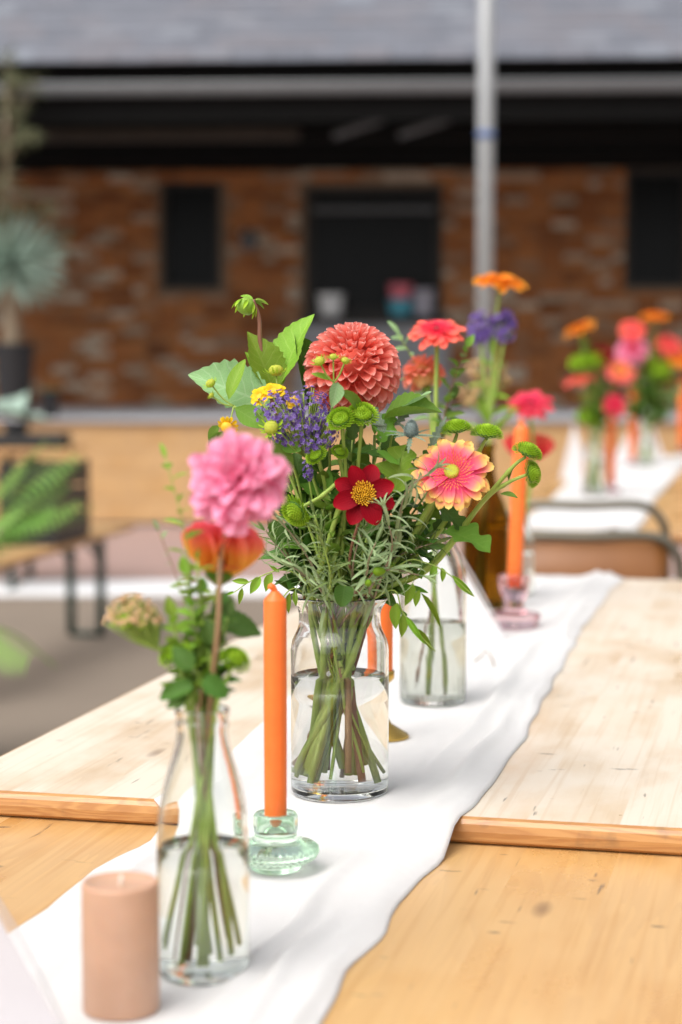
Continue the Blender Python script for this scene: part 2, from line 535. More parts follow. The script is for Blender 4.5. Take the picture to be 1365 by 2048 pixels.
M['whiteline'] = plain('white_kerb_stone', (0.72, 0.73, 0.75), 0.7, 0.06, 6, 0.2)
M['slab'] = plain('grey_paving', (0.36, 0.365, 0.385), 0.7, 0.15, 3, 0.2)


def sheet(name, x0, x1, y0, y1, z, mat):
    m = MB().add([(x0, y0, z), (x1, y0, z), (x1, y1, z), (x0, y1, z)], [(0, 1, 2, 3)])
    return tag(m.build(name, mat, None, False), kind='structure')


sheet('ground', -400, 400, -200, 900, 0.0, M['concrete'])
sheet('brick_pavement', -30, 30, 10.55, 14.2, 0.004, M['pavers'])
kb = MB().box((-30, 9.95, -0.05), (30, 10.54, 0.02)).build('kerb', M['whiteline'], None, False)
bevel(kb, 0.01); tag(kb, kind='structure')

# ------------------------------------------------------------------ terrace clad in boards, carrying the building
BR = math.radians(-3.0)                                        # the building is turned a little
TY, TZ = 14.2, 0.815
ter = tag(MB().box((-14, TY + 0.04, 0.0), (14, TY + 9, TZ - 0.03)).build('terrace', M['slab'], None, False), kind='structure')
cop = MB().box((-14, TY - 0.05, TZ - 0.028), (14, TY + 9, TZ)).build('coping', M['slab'], ter, False)
bevel(cop, 0.01)
board = MB().box((-2.0, 0, 0), (1.997, 0.035, 0.1845)).mesh('board', M['bench'], None, False)
for row in range(4):
    for col in range(4):
        o = mk('board', board, ter, Matrix.Translation((-5.2 + col * 4.0 - (row % 2) * 1.3, TY, 0.035 + row * 0.187)) )
        bevel(o, 0.005)

# ------------------------------------------------------------------ brick building behind
k = N('old_brick')
t = k.attr('t')
c = k.ramp(t, [(0.0, (0.14, 0.05, 0.02)), (0.2, (0.36, 0.12, 0.034)), (0.45, (0.52, 0.18, 0.052)), (0.65, (0.58, 0.225, 0.07)), (0.80, (0.38, 0.165, 0.07)), (0.9, (0.50, 0.36, 0.25)), (1.0, (0.68, 0.55, 0.42))])
v = k.coord('Object')
c = k.mix(k.math('MULTIPLY', k.noise(v, 22, 5), 0.3), c, (0.16, 0.08, 0.042))
M['brick'] = k.done(k.pbr(c, 0.9, k.bump(k.noise(v, 60, 4), 0.5, 0.006)))
M['mortar'] = plain('mortar', (0.22, 0.15, 0.10), 0.95, 0.2, 20, 0.3)
k = N('slate')
oi = k.n('ObjectInfo')
c = k.ramp(oi.outputs['Random'], [(0.0, (0.125, 0.136, 0.165)), (0.5, (0.155, 0.166, 0.198)), (0.85, (0.16, 0.155, 0.175)), (1.0, (0.21, 0.235, 0.275))])
v = k.coord('Object')
c = k.mix(k.math('MULTIPLY', k.noise(v, 9, 5), 0.45), c, (0.11, 0.105, 0.12))
M['slate'] = k.done(k.pbr(c, 0.5, k.bump(k.noise(v, 30, 4), 0.4, 0.004)))
M['gutter'] = plain('grey_gutter', (0.185, 0.195, 0.205), 0.45, 0.1, 8)
M['darktimber'] = plain('black_timber', (0.008, 0.008, 0.008), 0.7, 0.3, 10, Specular_IOR_Level=0.08)
M['beam'] = plain('brown_beam', (0.06, 0.05, 0.043), 0.7, 0.3, 10, Specular_IOR_Level=0.2)
M['frame'] = plain('dark_window_frame', (0.020, 0.018, 0.016), 0.6, 0.2, 10)
M['pane'] = plain('dark_window_pane', (0.006, 0.008, 0.010), 0.3, 0.1, 4, Specular_IOR_Level=0.2)
M['brace'] = plain('zinc_fitting_streak', (0.13, 0.135, 0.145), 0.45, 0.1, 10)

WY = 18.0
B = thing('brick_building', 'low brick building with slate roof, dark windows and deep shaded eaves', 'building', (0, WY, 0), BR)
BM = WM[B.name]


def bx(name, lo, hi, mat, parent=B, bev=0):
    o = MB().box(lo, hi, BM).build(name, mat, parent, False)
    if bev: bevel(o, bev)
    return o


wins = [(-1.70, -1.14, 1.92, 2.93), (-0.335, 0.945, 1.67, 2.88), (2.66, 3.24, 1.93, 3.02)]
# wall body (mortar) in strips round the openings
wall = MB()
xs = [-9.0] + [e for w in wins for e in (w[0], w[1])] + [9.0]
for i in range(len(xs) - 1):
    a, b = xs[i], xs[i + 1]
    if i % 2 == 0:
        wall.box((a, 0.012, 0.80), (b, 0.32, 4.4), BM)
    else:
        w = wins[i // 2]
        wall.box((a, 0.012, 0.80), (b, 0.32, w[2]), BM).box((a, 0.012, w[3]), (b, 0.32, 4.4), BM)
wall = wall.build('wall', M['mortar'], B, False)
brick_meshes = []
for i in range(14):
    brick_meshes.append(MB().box((0, 0, 0), (0.215, 0.05, 0.065), None, i / 13.0).mesh('brick', M['brick'], None, False))
half_meshes = [MB().box((0, 0, 0), (0.1025, 0.05, 0.065), None, i / 13.0).mesh('brick', M['brick'], None, False) for i in range(14)]
rb = random.Random(21)
cand = []
row = 0
z = 0.83
while z < 3.62:
    x = -8.6 + (row % 2) * 0.1125
    while x < 8.6:
        hb = rb.random() < 0.10
        L = 0.1025 if hb else 0.215
        clash = any(x < w[1] + 0.005 and x + L > w[0] - 0.005 and z < w[3] and z + 0.065 > w[2] for w in wins)
        if clash and not hb:                                    # try a half brick beside the opening
            for xx in (x, x + 0.1125):
                if not any(xx < w[1] + 0.005 and xx + 0.1025 > w[0] - 0.005 and z < w[3] and z + 0.065 > w[2] for w in wins):
                    cand.append((xx, z, True))
        elif not clash:
            cand.append((x, z, hb))
        x += L + 0.01
    row += 1
    z += 0.075
rest = MB()
shown = 0
def vis(c):
    px = 682 + c[0] * 211
    return 60 < px < 1320 and 1.0 < c[1] < 2.75 and not (420 < px < 1000 and c[1] < 1.62)
order = sorted(cand, key=lambda c: (not vis(c), c[1]))
for i, (x, z, hb) in enumerate(order):
    r = rb.random()
    tt = min(13, int((0.10 + 0.68 * rb.random() if r < 0.74 else (0.80 + 0.2 * rb.random())) * 13.99))
    dy = rb.uniform(-0.006, 0.004)
    if i < 290 and vis((x, z)):
        Mx = BM @ Matrix.Translation((x, dy - 0.012, z)) @ Matrix.Rotation(rb.uniform(-0.006, 0.006), 4, 'Y')
        mk('brick', (half_meshes if hb else brick_meshes)[tt], wall, Mx)
    else:
        rest.box((x, dy - 0.012, z), (x + (0.1025 if hb else 0.215), dy + 0.03, z + 0.065), BM, tt / 13.0)
tag(rest.build('brickwork', M['brick'], wall, False), kind='stuff')

for i, (a, b, z0, z1) in enumerate(wins):
    w = bx('window', (a, 0.10, z0), (b, 0.13, z1), M['pane'])
    f = 0.07 if i == 1 else 0.05
    for lo, hi in (((a, 0.05, z0), (b, 0.16, z0 + f)), ((a, 0.05, z1 - f), (b, 0.16, z1)), ((a, 0.052, z0 + f), (a + f, 0.158, z1 - f)), ((b - f, 0.052, z0 + f), (b, 0.158, z1 - f))):
        bx('window_frame', lo, hi, M['frame'], w)
    if i == 1:
        bx('window_bar', (a + f, 0.06, z1 - 0.24), (b - f, 0.14, z1 - 0.19), M['brace'], w)
        bx('sill', (a - 0.06, -0.10, z0 - 0.07), (b + 0.06, 0.05, z0 - 0.004), M['frame'], w, 0.004)
bx('eaves_shade_strip', (-9, -0.16, 3.02), (9, -0.035, 3.36), M['darktimber'], B, 0.006)  # dark strip added for the black shade along the top of the wall
# panel under the middle window
bx('wall_panel', (-0.42, -0.05, 0.82), (1.02, -0.015, 1.59), M['slab'], B, 0.004)
# wall lamp between the windows
lm = MB().lathe([(0, 0), (0.05, 0), (0.075, 0.05), (0.075, 0.13), (0.02, 0.17), (0, 0.17)], BM @ V((-0.86, -0.11, 2.28)), 16)
lm.box((-0.89, -0.1, 2.42), (-0.83, 0.0, 2.48), BM)
lm.build('wall_lamp', M['brace'], B)
# roof: eaves come 1.9 m forward of the wall
ey, ez = -3.30, 3.38
pitch = math.radians(33)
bx('soffit', (-9, ey + 0.12, ez - 0.02), (9, 0.4, ez + 0.02), M['darktimber'])
bx('soffit', (-9, -0.05, ez + 0.021), (9, 0.4, ez + 0.9), M['darktimber'])
bx('fascia', (-9, ey + 0.08, ez - 0.30), (9, ey + 0.115, ez + 0.1), M['darktimber'])
gt = MB()
gp = [(ey + 0.07 + 0.075 * math.cos(a) - 0.08, ez - 0.02 + 0.085 * math.sin(a)) for a in [PI + i * PI / 8 for i in range(9)]]
for i in range(8):
    (y0, z0), (y1, z1) = gp[i], gp[i + 1]
    gt.add([BM @ V(p) for p in ((-9, y0, z0), (9, y0, z0), (9, y1, z1), (-9, y1, z1))], [(0, 1, 2, 3)])
gut = gt.build('gutter', M['gutter'], B)
gut.modifiers.new('solid', 'SOLIDIFY').thickness = 0.006
bx('beam', (-9, -2.65, 3.01), (-0.2, -2.53, 3.10), M['beam'], B, 0.006)
bx('beam', (-0.19, -2.65, 3.01), (9, -2.53, 3.10), M['darktimber'], B, 0.006)
bx('beam', (-9, -1.2, 2.98), (9, -1.05, 3.2), M['darktimber'], B, 0.006)
for x in (0.28, 0.80):  # added bars standing for the pale reflection streaks under the eaves
    a, b = BM @ V((x - 0.2, -2.75, 3.02)), BM @ V((x + 0.2, -2.75, 3.15))
    MB().tube([a, b], 0.03, 6).build('brace', M['brace'], B)
rf = MB().box((-9, 0, -0.04), (9, 2.35, -0.01), BM @ Matrix.Translation((0, ey - 0.02, ez + 0.12)) @ Matrix.Rotation(pitch, 4, 'X')).build('roof', M['darktimber'], B, False)
RM = BM @ Matrix.Translation((0, ey - 0.06, ez + 0.125)) @ Matrix.Rotation(pitch, 4, 'X')
slate_m = MB().box((-0.148, 0, 0), (0.148, 0.46, 0.006)).mesh('slate', M['slate'], None, False)
far = MB()
rs = random.Random(3)
ns = 0
for r in range(9):
    for c_ in range(62):
        x = -9.0 + c_ * 0.303 + (r % 2) * 0.15
        Mx = RM @ Matrix.Translation((x, r * 0.22, 0.012 + rs.uniform(0, 0.004))) @ Matrix.Rotation(math.radians(-1.3) + rs.uniform(-0.006, 0.006), 4, 'X') @ Matrix.Rotation(rs.uniform(-0.008, 0.008), 4, 'Z')
        if abs(x) < 3.6 and ns < 290:
            mk('slate', slate_m, rf, Mx); ns += 1
        else:
            far.box((-0.148, 0, 0), (0.148, 0.46, 0.006), Mx)
tag(far.build('slate_field', M['slate'], rf, False), kind='stuff')

# things on the window ledge (seen soft through the opening)
M['tub_white'] = plain('white_tub', (0.82, 0.83, 0.83), 0.5)
M['tub_pink'] = plain('pink_tub', (0.75, 0.17, 0.22), 0.5)
M['tub_teal'] = plain('teal_tub', (0.08, 0.40, 0.52), 0.5)
M['tub_grey'] = plain('grey_tub', (0.45, 0.43, 0.5), 0.5)
def tub(name, label, x, w, z0, h, mat, cat='tub'):
    p = BM @ V((x, -0.045, 1.67))
    m = MB().lathe([(0, 0), (w * 0.42, 0), (w * 0.5, h * 0.85), (w * 0.53, h * 0.86), (w * 0.53, h), (w * 0.49, h), (w * 0.4, 0.01), (0, 0.012)], p + V((0, 0, z0)), 20)
    tag(m.build(name, mat, None, True, p + V((0, 0, z0)), 40), label, cat)
tub('tub', 'white tub standing alone on the sill of the wide window', -0.09, 0.24, 0.0, 0.20, M['tub_white'])
tub('tub', 'teal tub under a pink one on the sill of the wide window', 0.56, 0.23, 0.0, 0.15, M['tub_teal'])
tub('tub', 'pink tub stacked on the teal one at the wide window', 0.56, 0.22, 0.151, 0.14, M['tub_pink'])
tub('tub', 'grey tub beside the stacked teal and pink tubs', 0.78, 0.2, 0.0, 0.24, M['tub_grey'])

# ------------------------------------------------------------------ pole
py_ = 9.3
pb = at(970, 600, py_); pb.z = 0
P = thing('metal_pole', 'tall pale grey metal pole with a blue band in front of the building', 'pole', pb)
MB().tube([pb, pb + V((0, 0, 4.6))], 0.041, 20).build('shaft', M['pole'], P)
MB().lathe([(0, 0), (0.13, 0), (0.13, 0.012), (0.06, 0.02), (0.055, 0.10), (0, 0.10)], pb, 20).build('base_plate', M['pole'], P)
zb = at(970, 270, py_).z
MB().tube([pb + V((0, 0, zb - 0.02)), pb + V((0, 0, zb + 0.02))], 0.0425, 20).build('band', M['blue'], P)

# ------------------------------------------------------------------ tables
AX = math.radians(13.3)
U, Wd = V((math.sin(AX), math.cos(AX), 0)), V((math.cos(AX), -math.sin(AX), 0))
Z1, Z0 = 0.770, 0.742
O1 = on(-145, 1577, Z1); O1.z = 0
TRZ = PI / 2 - AX
TW, TL = 0.96, 2.2


def tab(s_, c_, z=0.0):
    """table-row coordinates: s_ along the row from the near end of the second table, c_ across from its left edge"""
    return V((O1.x, O1.y, 0)) + U * s_ + Wd * c_ + V((0, 0, z))


def to_tab(p):
    d = V((p.x - O1.x, p.y - O1.y, 0))
    return d.dot(U), d.dot(Wd)


def table(label, s0, ztop, mat, length=TL, width=TW, org=None, rz=TRZ, group='folding tables', legs=True, name='folding_table'):
    o = org if org is not None else tab(s0, 0)
    T = thing(name, label, 'table' if 'table' in name else 'bench', (o.x, o.y, 0), rz, group)
    A = WM[T.name]
    th = 0.027
    top = MB()
    nx = 10
    pr = [(0, 0.006), (0.003, 0.002), (0.008, 0.0)]
    # top with softly rounded edges
    prof = [(0.008, -th), (0.002, -th + 0.004), (0.0, -th * 0.5), (0.0015, -0.006), (0.005, -0.0018), (0.010, 0.0)]
    ringv = []
    for inset, dz in prof:
        ringv.append([A @ V((x, y, ztop + dz)) for x, y in ((inset, -inset), (length - inset, -inset), (length - inset, -width + inset), (inset, -width + inset))])
    vs = [p for r in ringv for p in r]
    fs = []
    for i in range(len(prof) - 1):
        for q in range(4):
            q2 = (q + 1) % 4
            fs.append((i * 4 + q, (i + 1) * 4 + q, (i + 1) * 4 + q2, i * 4 + q2))
    b = (len(prof) - 1) * 4
    top.add(vs, fs)
    fs_top = (b + 3, b + 2, b + 1, b)
    top.f.append(list(fs_top)); top.f.append([0, 1, 2, 3])
    me = top.mesh('tabletop', mat, A, False)
    me.materials.append(M['edge'])
    for p_ in me.polygons:
        p_.material_index = 0 if abs(p_.normal.z) > 0.97 else 1
    o = mk('tabletop', me, T, A)
    if legs:
        for x in (0.32, length - 0.32):
            for y in (-0.06, -width + 0.06):
                MB().tube([A @ V((x, y, ztop - th)), A @ V((x, y, 0.012))], 0.021, 8).build('leg', M['steel_green'], T)
            MB().tube([A @ V((x, -0.06, 0.014)), A @ V((x, -width + 0.06, 0.014))], 0.013, 8).build('foot_bar', M['steel_green'], T)
            MB().tube([A @ V((x, -0.06, ztop - th - 0.02)), A @ V((x, -width + 0.06, ztop - th - 0.02))], 0.013, 8).build('crossbar', M['steel_green'], T)
            sgn = 1 if x < length / 2 else -1
            for y in (-0.06, -width + 0.06):
                pts = spline([A @ V((x, y, ztop * 0.55)), A @ V((x + sgn * 0.06, y, ztop * 0.78)), A @ V((x + sgn * 0.22, y, ztop - th - 0.005))], 5)
                MB().tube(pts, 0.009, 6).build('brace', M['steel_green'], T)
    return T


TB0 = table('honey coloured pine folding table under the milk bottle and peach candle', -TL + 0.04, Z0, M['top0'])
TB1 = table('worn pale pine folding table under the jar bouquet', 0.0, Z1, M['top1'])
S2 = to_tab(on(1250, 1066, Z1))[0]
TB2 = table('pine folding table past the tubular chairs', S2, Z1, M['top0'])
TB3 = table('farthest pine folding table of the row, butted to the one past the chairs', S2 + TL + 0.01, Z1, M['top0'])

# ------------------------------------------------------------------ cloth runners
from mathutils import noise as mnoise


RID = [(0.03, 0.04, 0.006, 1.0), (0.11, 0.03, 0.008, 2.0), (0.19, 0.05, 0.005, 3.0), (0.74, 0.04, 0.006, 4.0), (0.81, 0.035, 0.010, 5.0), (0.88, 0.03, 0.008, 6.0), (0.95, 0.03, 0.009, 7.0), (0.68, 0.05, 0.004, 8.0)]


def runner(label, left, right, s_a, s_b, zfun, seed, nrow=170, ncol=72, end_drop=True):
    def prep(pts):
        return sorted(pts)
    L, R_ = prep(left), prep(right)
    def interp(P, s_):
        if s_ <= P[0][0]: return P[0][1]
        for (a, ca), (b, cb) in zip(P, P[1:]):
            if s_ <= b: return ca + (cb - ca) * (s_ - a) / (b - a)
        return P[-1][1]
    vs, fs = [], []
    for i in range(nrow + 1):
        s_ = s_a + (s_b - s_a) * i / nrow
        cl, cr = interp(L, s_), interp(R_, s_)
        cl += 0.006 * mnoise.noise(V((s_ * 9, seed, 0))) ; cr += 0.006 * mnoise.noise(V((s_ * 11, seed + 5, 0)))
        for j in range(ncol + 1):
            q = j / ncol
            c_ = cl + (cr - cl) * q
            edge = max(0.0, abs(q - 0.5) * 2 - 0.45) / 0.55
            amp = 0.0007 + 0.006 * edge * (1.15 - edge ** 4)
            f1 = abs(mnoise.noise(V((s_ * 2.6 + c_ * 4, c_ * 17 - s_ * 3.2, seed))))
            f2 = mnoise.noise(V((s_ * 7, c_ * 30, seed + 9)))
            f3 = mnoise.noise(V((s_ * 22, c_ * 40, seed + 3)))
            z = zfun(s_) + 0.0025 + amp * (0.95 - 1.7 * f1 + 0.45 * f2 + 0.18 * f3) + 0.5 * amp
            lift = 0.0
            for (rq, rw, rh, rk) in RID:
                cq = rq + 0.035 * mnoise.noise(V((s_ * 2.2, rk, seed))) + 0.05 * math.sin(s_ * 1.7 + rk)
                on_ = min(1.0, max(0.0, 0.25 + 2.2 * mnoise.noise(V((s_ * 1.9, rk * 3.1, seed + 4)))))
                x_ = (q - cq) / rw
                lift += rh * on_ * math.exp(-x_ * x_ * (1.0 if x_ > 0 else 3.0)) * (1 - edge ** 10)
            zz = zfun(s_)
            p = tab(s_, c_, zz + (max(z - zz, 0.0015) + lift) * (1 - 0.85 * edge ** 8))
            vs.append(p)
    for i in range(nrow):
        for j in range(ncol):
            a = i * (ncol + 1) + j
            fs.append((a, a + 1, a + ncol + 2, a + ncol + 1))
    m = MB().add(vs, fs)
    o = m.build('table_runner', M['cloth'], None, True, tab(s_a + 0.2, (L[0][1] + R_[0][1]) / 2, zfun(s_a)))
    sm = o.modifiers.new('solid', 'SOLIDIFY'); sm.thickness = 0.0006; sm.offset = 1
    return tag(o, label, 'runner')


def zseam(s_):
    t = min(1.0, max(0.0, (s_ + 0.075) / 0.075)); t = t * t * (3 - 2 * t)
    return Z0 + (Z1 - Z0) * t


LE = [(-260, 2060, Z0), (-120, 1965, Z0), (20, 1870, Z0), (100, 1820, Z0), (180, 1745, Z0), (300, 1650, Z0), (330, 1618, Z1), (420, 1555, Z1), (500, 1470, Z1), (570, 1405, Z1), (650, 1335, Z1), (740, 1262, Z1), (830, 1195, Z1), (900, 1143, Z1)]
RE = [(560, 2190, Z0), (640, 2048, Z0), (700, 1950, Z0), (762, 1868, Z0), (800, 1803, Z0), (845, 1757, Z0), (925, 1690, Z0), (958, 1612, Z1), (1005, 1545, Z1), (1050, 1480, Z1), (1066, 1440, Z1), (1105, 1370, Z1), (1150, 1290, Z1), (1168, 1255, Z1), (1212, 1200, Z1), (1222, 1180, Z1), (1274, 1140, Z1)]
conv = lambda P: [to_tab(on(x, y, z)) for x, y, z in P]
runner('long crumpled white cotton runner under the jar and bottles', conv(LE), conv(RE), -1.6, 2.185, zseam, 1.7)
LE2 = [(1085, 1015), (1100, 1000), (1170, 935), (1230, 880), (1300, 830)]
RE2 = [(1290, 1045), (1310, 1000), (1365, 940), (1420, 890), (1480, 840)]
runner('white cotton runner on the tables past the tubular chairs', conv([(x, y, Z1) for x, y in LE2]), conv([(x, y, Z1) for x, y in RE2]), S2 + 0.02, S2 + 4.2, lambda s_: Z1, 4.2, 90, 24)


# ------------------------------------------------------------------ tubular chairs
def chair(label, px_r, py_rail, Y, width, panel_top, rz=0.0):
    p = at(px_r, py_rail, Y)
    hz = p.z
    cx = p.x - width / 2
    T = thing('tubular_chair', label, 'chair', (cx, Y, 0), rz, 'tubular chairs at the table end')
    A = WM[T.name]
    w = width / 2
    rr = 0.012
    hoop = [V((-w, 0.05, 0.45)), V((-w, 0.02, hz - 0.11)), V((-w + 0.02, 0.005, hz - 0.035)), V((-w + 0.075, 0, hz)), V((0, -0.012, hz)), V((w - 0.075, 0, hz)), V((w - 0.02, 0.005, hz - 0.035)), V((w, 0.02, hz - 0.11)), V((w, 0.05, 0.45))]
    MB().tube([A @ q for q in spline(hoop, 6)], rr, 10).build('back_frame', M['tube'], T)
    pn = MB()
    n = 10
    zt, zb_ = hz - panel_top, hz - panel_top - 0.20
    vs = []
    for i in range(n + 1):
        x = -w + 0.035 + (width - 0.07) * i / n
        y = 0.02 - 0.03 * (1 - (x / w) ** 2)
        vs += [A @ V((x, y, zt)), A @ V((x, y + 0.008, zb_))]
    pn.add(vs, [(2 * i, 2 * i + 2, 2 * i + 3, 2 * i + 1) for i in range(n)])
    o = pn.build('backrest', M['ply'], T); s_ = o.modifiers.new('s', 'SOLIDIFY'); s_.thickness = 0.01; s_.offset = 0
    seat = MB().box((-w + 0.02, 0.04, 0.45), (w - 0.02, 0.42, 0.465), A).build('seat', M['ply'], T, False); bevel(seat, 0.006)
    for sx in (-1, 1):
        MB().tube([A @ V((sx * w, 0.05, 0.45)), A @ V((sx * (w + 0.01), -0.03, 0.0))], rr, 8).build('leg', M['tube'], T)
        MB().tube([A @ V((sx * w, 0.40, 0.45)), A @ V((sx * (w + 0.01), 0.43, 0.0))], rr, 8).build('leg', M['tube'], T)
        MB().tube([A @ V((sx * w, 0.05, 0.44)), A @ V((sx * w, 0.40, 0.44))], rr, 8).build('seat_rail', M['tube'], T)
    return T


chair('tubular metal chair with brown plywood back just past the runner end', 1366, 1073, 4.62, 0.46, 0.018)
chair('tubular metal chair with open hoop back tucked against the farther table', 1336, 1010, 5.04, 0.44, 0.10)

# ------------------------------------------------------------------ left background: table, bench, plants
tl = V((-4.2, 10.75, 0))
TBL = table('long pine folding table carrying black tray and pots near the bench', 0, Z1, M['bench'], 2.76, 0.72, tl, 0.0, None)
e1, e2 = on(0, 1128, 0.48), on(268, 1050, 0.48)
bd = (e2 - e1).normalized()
brz = math.atan2(bd.y, bd.x)
bo = e2 - bd * 2.25 + V((-bd.y, bd.x, 0)) * 0.26
BEN = table('low pine bench with dark green folding legs in front of the kerb', 0, 0.48, M['bench'], 2.25, 0.26, bo, brz, None, True, 'folding_bench')


# ------------------------------------------------------------------ petals, leaves, flower heads
def blade(width=0.3, cup=0.4, curl=0.3, a=1.0, b=0.6, fold=0.0, serr=0.0, ns=9, nx=4, ny=9, base=0.0, wave=0.0, notch=0.0, lobes=0.0):
    """unit-long blade along +Y, upper side +Z. cup bends it across, curl bends it back along its length"""
    vs, fs, tt, qq = [], [], [], []
    ang = 0.0
    y = z = 0.0
    pt = 0.0
    for j in range(ny + 1):
        t = j / ny if (serr or lobes) else 1 - (1 - j / ny) ** 1.7
        if j:
            dt = t - pt
            ang += curl * dt
            y += math.cos(ang) * dt; z -= math.sin(ang) * dt
        pt = t
        w = width * (base * (1 - t) + (1 - base * (1 - t)) * max(0.0, math.sin(PI * min(1.0, max(0.0, t)) ** a)) ** b)
        if serr: w *= 1 + serr * ((t * ns) % 1.0 - 0.5)
        if lobes: w *= 1 + lobes * math.sin(t * PI * 5.2 + 0.6)
        for i in range(2 * nx + 1):
            q = (i - nx) / nx
            aa = q * cup
            x = w * (math.sin(aa) / cup if cup > 1e-3 else q)
            h = w * ((1 - math.cos(aa)) / cup if cup > 1e-3 else 0)
            h += fold * abs(x) + wave * w * math.sin(t * 9 + (2 if q > 0 else 0)) * q * q
            yy = y - notch * q * q * (t ** 3)
            n_ = V((0, math.sin(ang), math.cos(ang)))
            vs.append(V((x, yy, z)) + n_ * h); tt.append(t); qq.append(q)
    m = 2 * nx + 1
    for j in range(ny):
        for i in range(2 * nx):
            fs.append((j * m + i, j * m + i + 1, (j + 1) * m + i + 1, (j + 1) * m + i))
    return vs, fs, tt, qq


KEYS, MESH = {}, {}


def key(name, **kw):
    if name not in KEYS: KEYS[name] = blade(**kw)
    return name


def mesh_of(name, mat, part):
    if (name, mat, part) not in MESH:
        m = MB(); m.add(*KEYS[name][:2], KEYS[name][2], KEYS[name][3])
        MESH[(name, mat, part)] = m.mesh(part, M[mat])
    return MESH[(name, mat, part)]


for i, cu in enumerate((1.7, 1.5, 1.3)):
    key('ball%d' % i, width=0.42, cup=cu, curl=0.12 + 0.1 * i, a=1.7, b=0.40, nx=4, ny=8, base=0.7, notch=0.04, wave=0.06)
for i, (cu, cr) in enumerate(((0.9, 0.5), (0.7, 0.9), (1.1, 0.1))):
    key('deco%d' % i, width=0.33, cup=cu, curl=cr, a=1.35, b=0.5, nx=3, ny=7, base=0.5, wave=0.12)
for i, (cu, cr, nt) in enumerate(((0.55, 0.35, 0.03), (0.4, 0.55, 0.05), (0.7, 0.2, 0.02))):
    key('ger%d' % i, width=0.135, cup=cu, curl=cr, a=1.9, b=0.30, nx=2, ny=8, base=0.55, notch=nt, wave=0.1)
key('cup0', width=0.26, cup=0.6, curl=-0.05, a=1.5, b=0.4, nx=3, ny=8, base=0.5, wave=0.1)
key('ger_in', width=0.075, cup=0.5, curl=-0.2, a=1.6, b=0.5, nx=1, ny=4, base=0.7)
for i, (cu, cr) in enumerate(((0.75, 0.25), (0.6, 0.4), (0.85, 0.1))):
    key('reddahlia%d' % i, width=0.27, cup=cu, curl=cr, a=1.25, b=0.62, nx=4, ny=9, base=0.42)
key('mum', width=0.22, cup=0.9, curl=-0.6, a=1.4, b=0.4, nx=1, ny=3, base=0.8)
key('sepal', width=0.16, cup=0.6, curl=-1.1, a=0.8, b=0.8, nx=1, ny=5, base=0.5)
key('hair', width=0.06, cup=0.2, curl=-1.2, a=0.8, b=0.7, nx=1, ny=5, base=0.8)
key('floret', width=0.30, cup=0.6, curl=0.5, a=1.3, b=0.6, nx=1, ny=3, base=0.3)
key('short', width=0.33, cup=0.5, curl=0.5, a=1.6, b=0.35, nx=2, ny=5, base=0.5, notch=0.08)
key('dahlialeaf', width=0.30, cup=0.5, curl=0.35, a=0.8, b=1.0, serr=0.16, ns=11, nx=4, ny=33, fold=0.25, wave=0.1)
key('dahlialeaf_folded', width=0.34, cup=0.3, curl=0.25, a=0.85, b=1.0, serr=0.14, ns=9, nx=4, ny=27, fold=0.75)
key('broadleaf', width=0.42, cup=0.4, curl=0.25, a=0.8, b=0.9, serr=0.2, ns=10, nx=5, ny=30, fold=0.15, wave=0.08)
key('lance', width=0.15, cup=0.5, curl=0.6, a=0.9, b=0.8, nx=2, ny=10, fold=0.2)
key('lance2', width=0.19, cup=0.4, curl=-0.4, a=0.95, b=0.8, nx=2, ny=10, fold=0.3, wave=0.15)
key('curlleaf', width=0.17, cup=0.6, curl=1.7, a=0.9, b=0.7, nx=3, ny=12, fold=0.2)
key('ovate', width=0.30, cup=0.4, curl=0.4, a=0.72, b=1.0, nx=3, ny=9, fold=0.25)
key('ovate2', width=0.34, cup=0.5, curl=-0.2, a=0.75, b=0.95, nx=3, ny=9, fold=0.15, wave=0.2)
key('ivy', width=0.52, cup=0.35, curl=0.5, a=0.62, b=0.6, nx=4, ny=14, base=0.5, fold=0.1, wave=0.08)
key('lobed', width=0.33, cup=0.4, curl=0.6, a=0.95, b=0.8, nx=4, ny=26, lobes=0.34, fold=0.15, wave=0.15)
key('needle', width=0.055, cup=0.7, curl=0.5, a=0.8, b=0.5, nx=1, ny=4, base=0.5)
key('needle_curl', width=0.045, cup=0.7, curl=1.7, a=0.8, b=0.5, nx=1, ny=7, base=0.5)
key('spike', width=0.085, cup=0.4, curl=0.25, a=0.7, b=0.8, serr=0.9, ns=6, nx=1, ny=24, base=0.3)
key('yucca', width=0.032, cup=0.4, curl=0.25, a=0.6, b=0.6, nx=1, ny=5, base=1.0)
key('frond', width=0.07, cup=0.3, curl=0.9, a=0.8, b=0.7, nx=1, ny=7)


def put(T, keyname, mat, Mx, part='petal', mb=None):
    """place one petal or leaf: its own object, or merged into mb"""
    if mb is not None:
        mb.merge(KEYS[keyname], Mx); return None
    return mk(part, mesh_of(keyname, mat, part), T, Mx)


def S(x, y=None, z=None):
    return Matrix.Diagonal((x, y if y is not None else x, z if z is not None else x, 1))


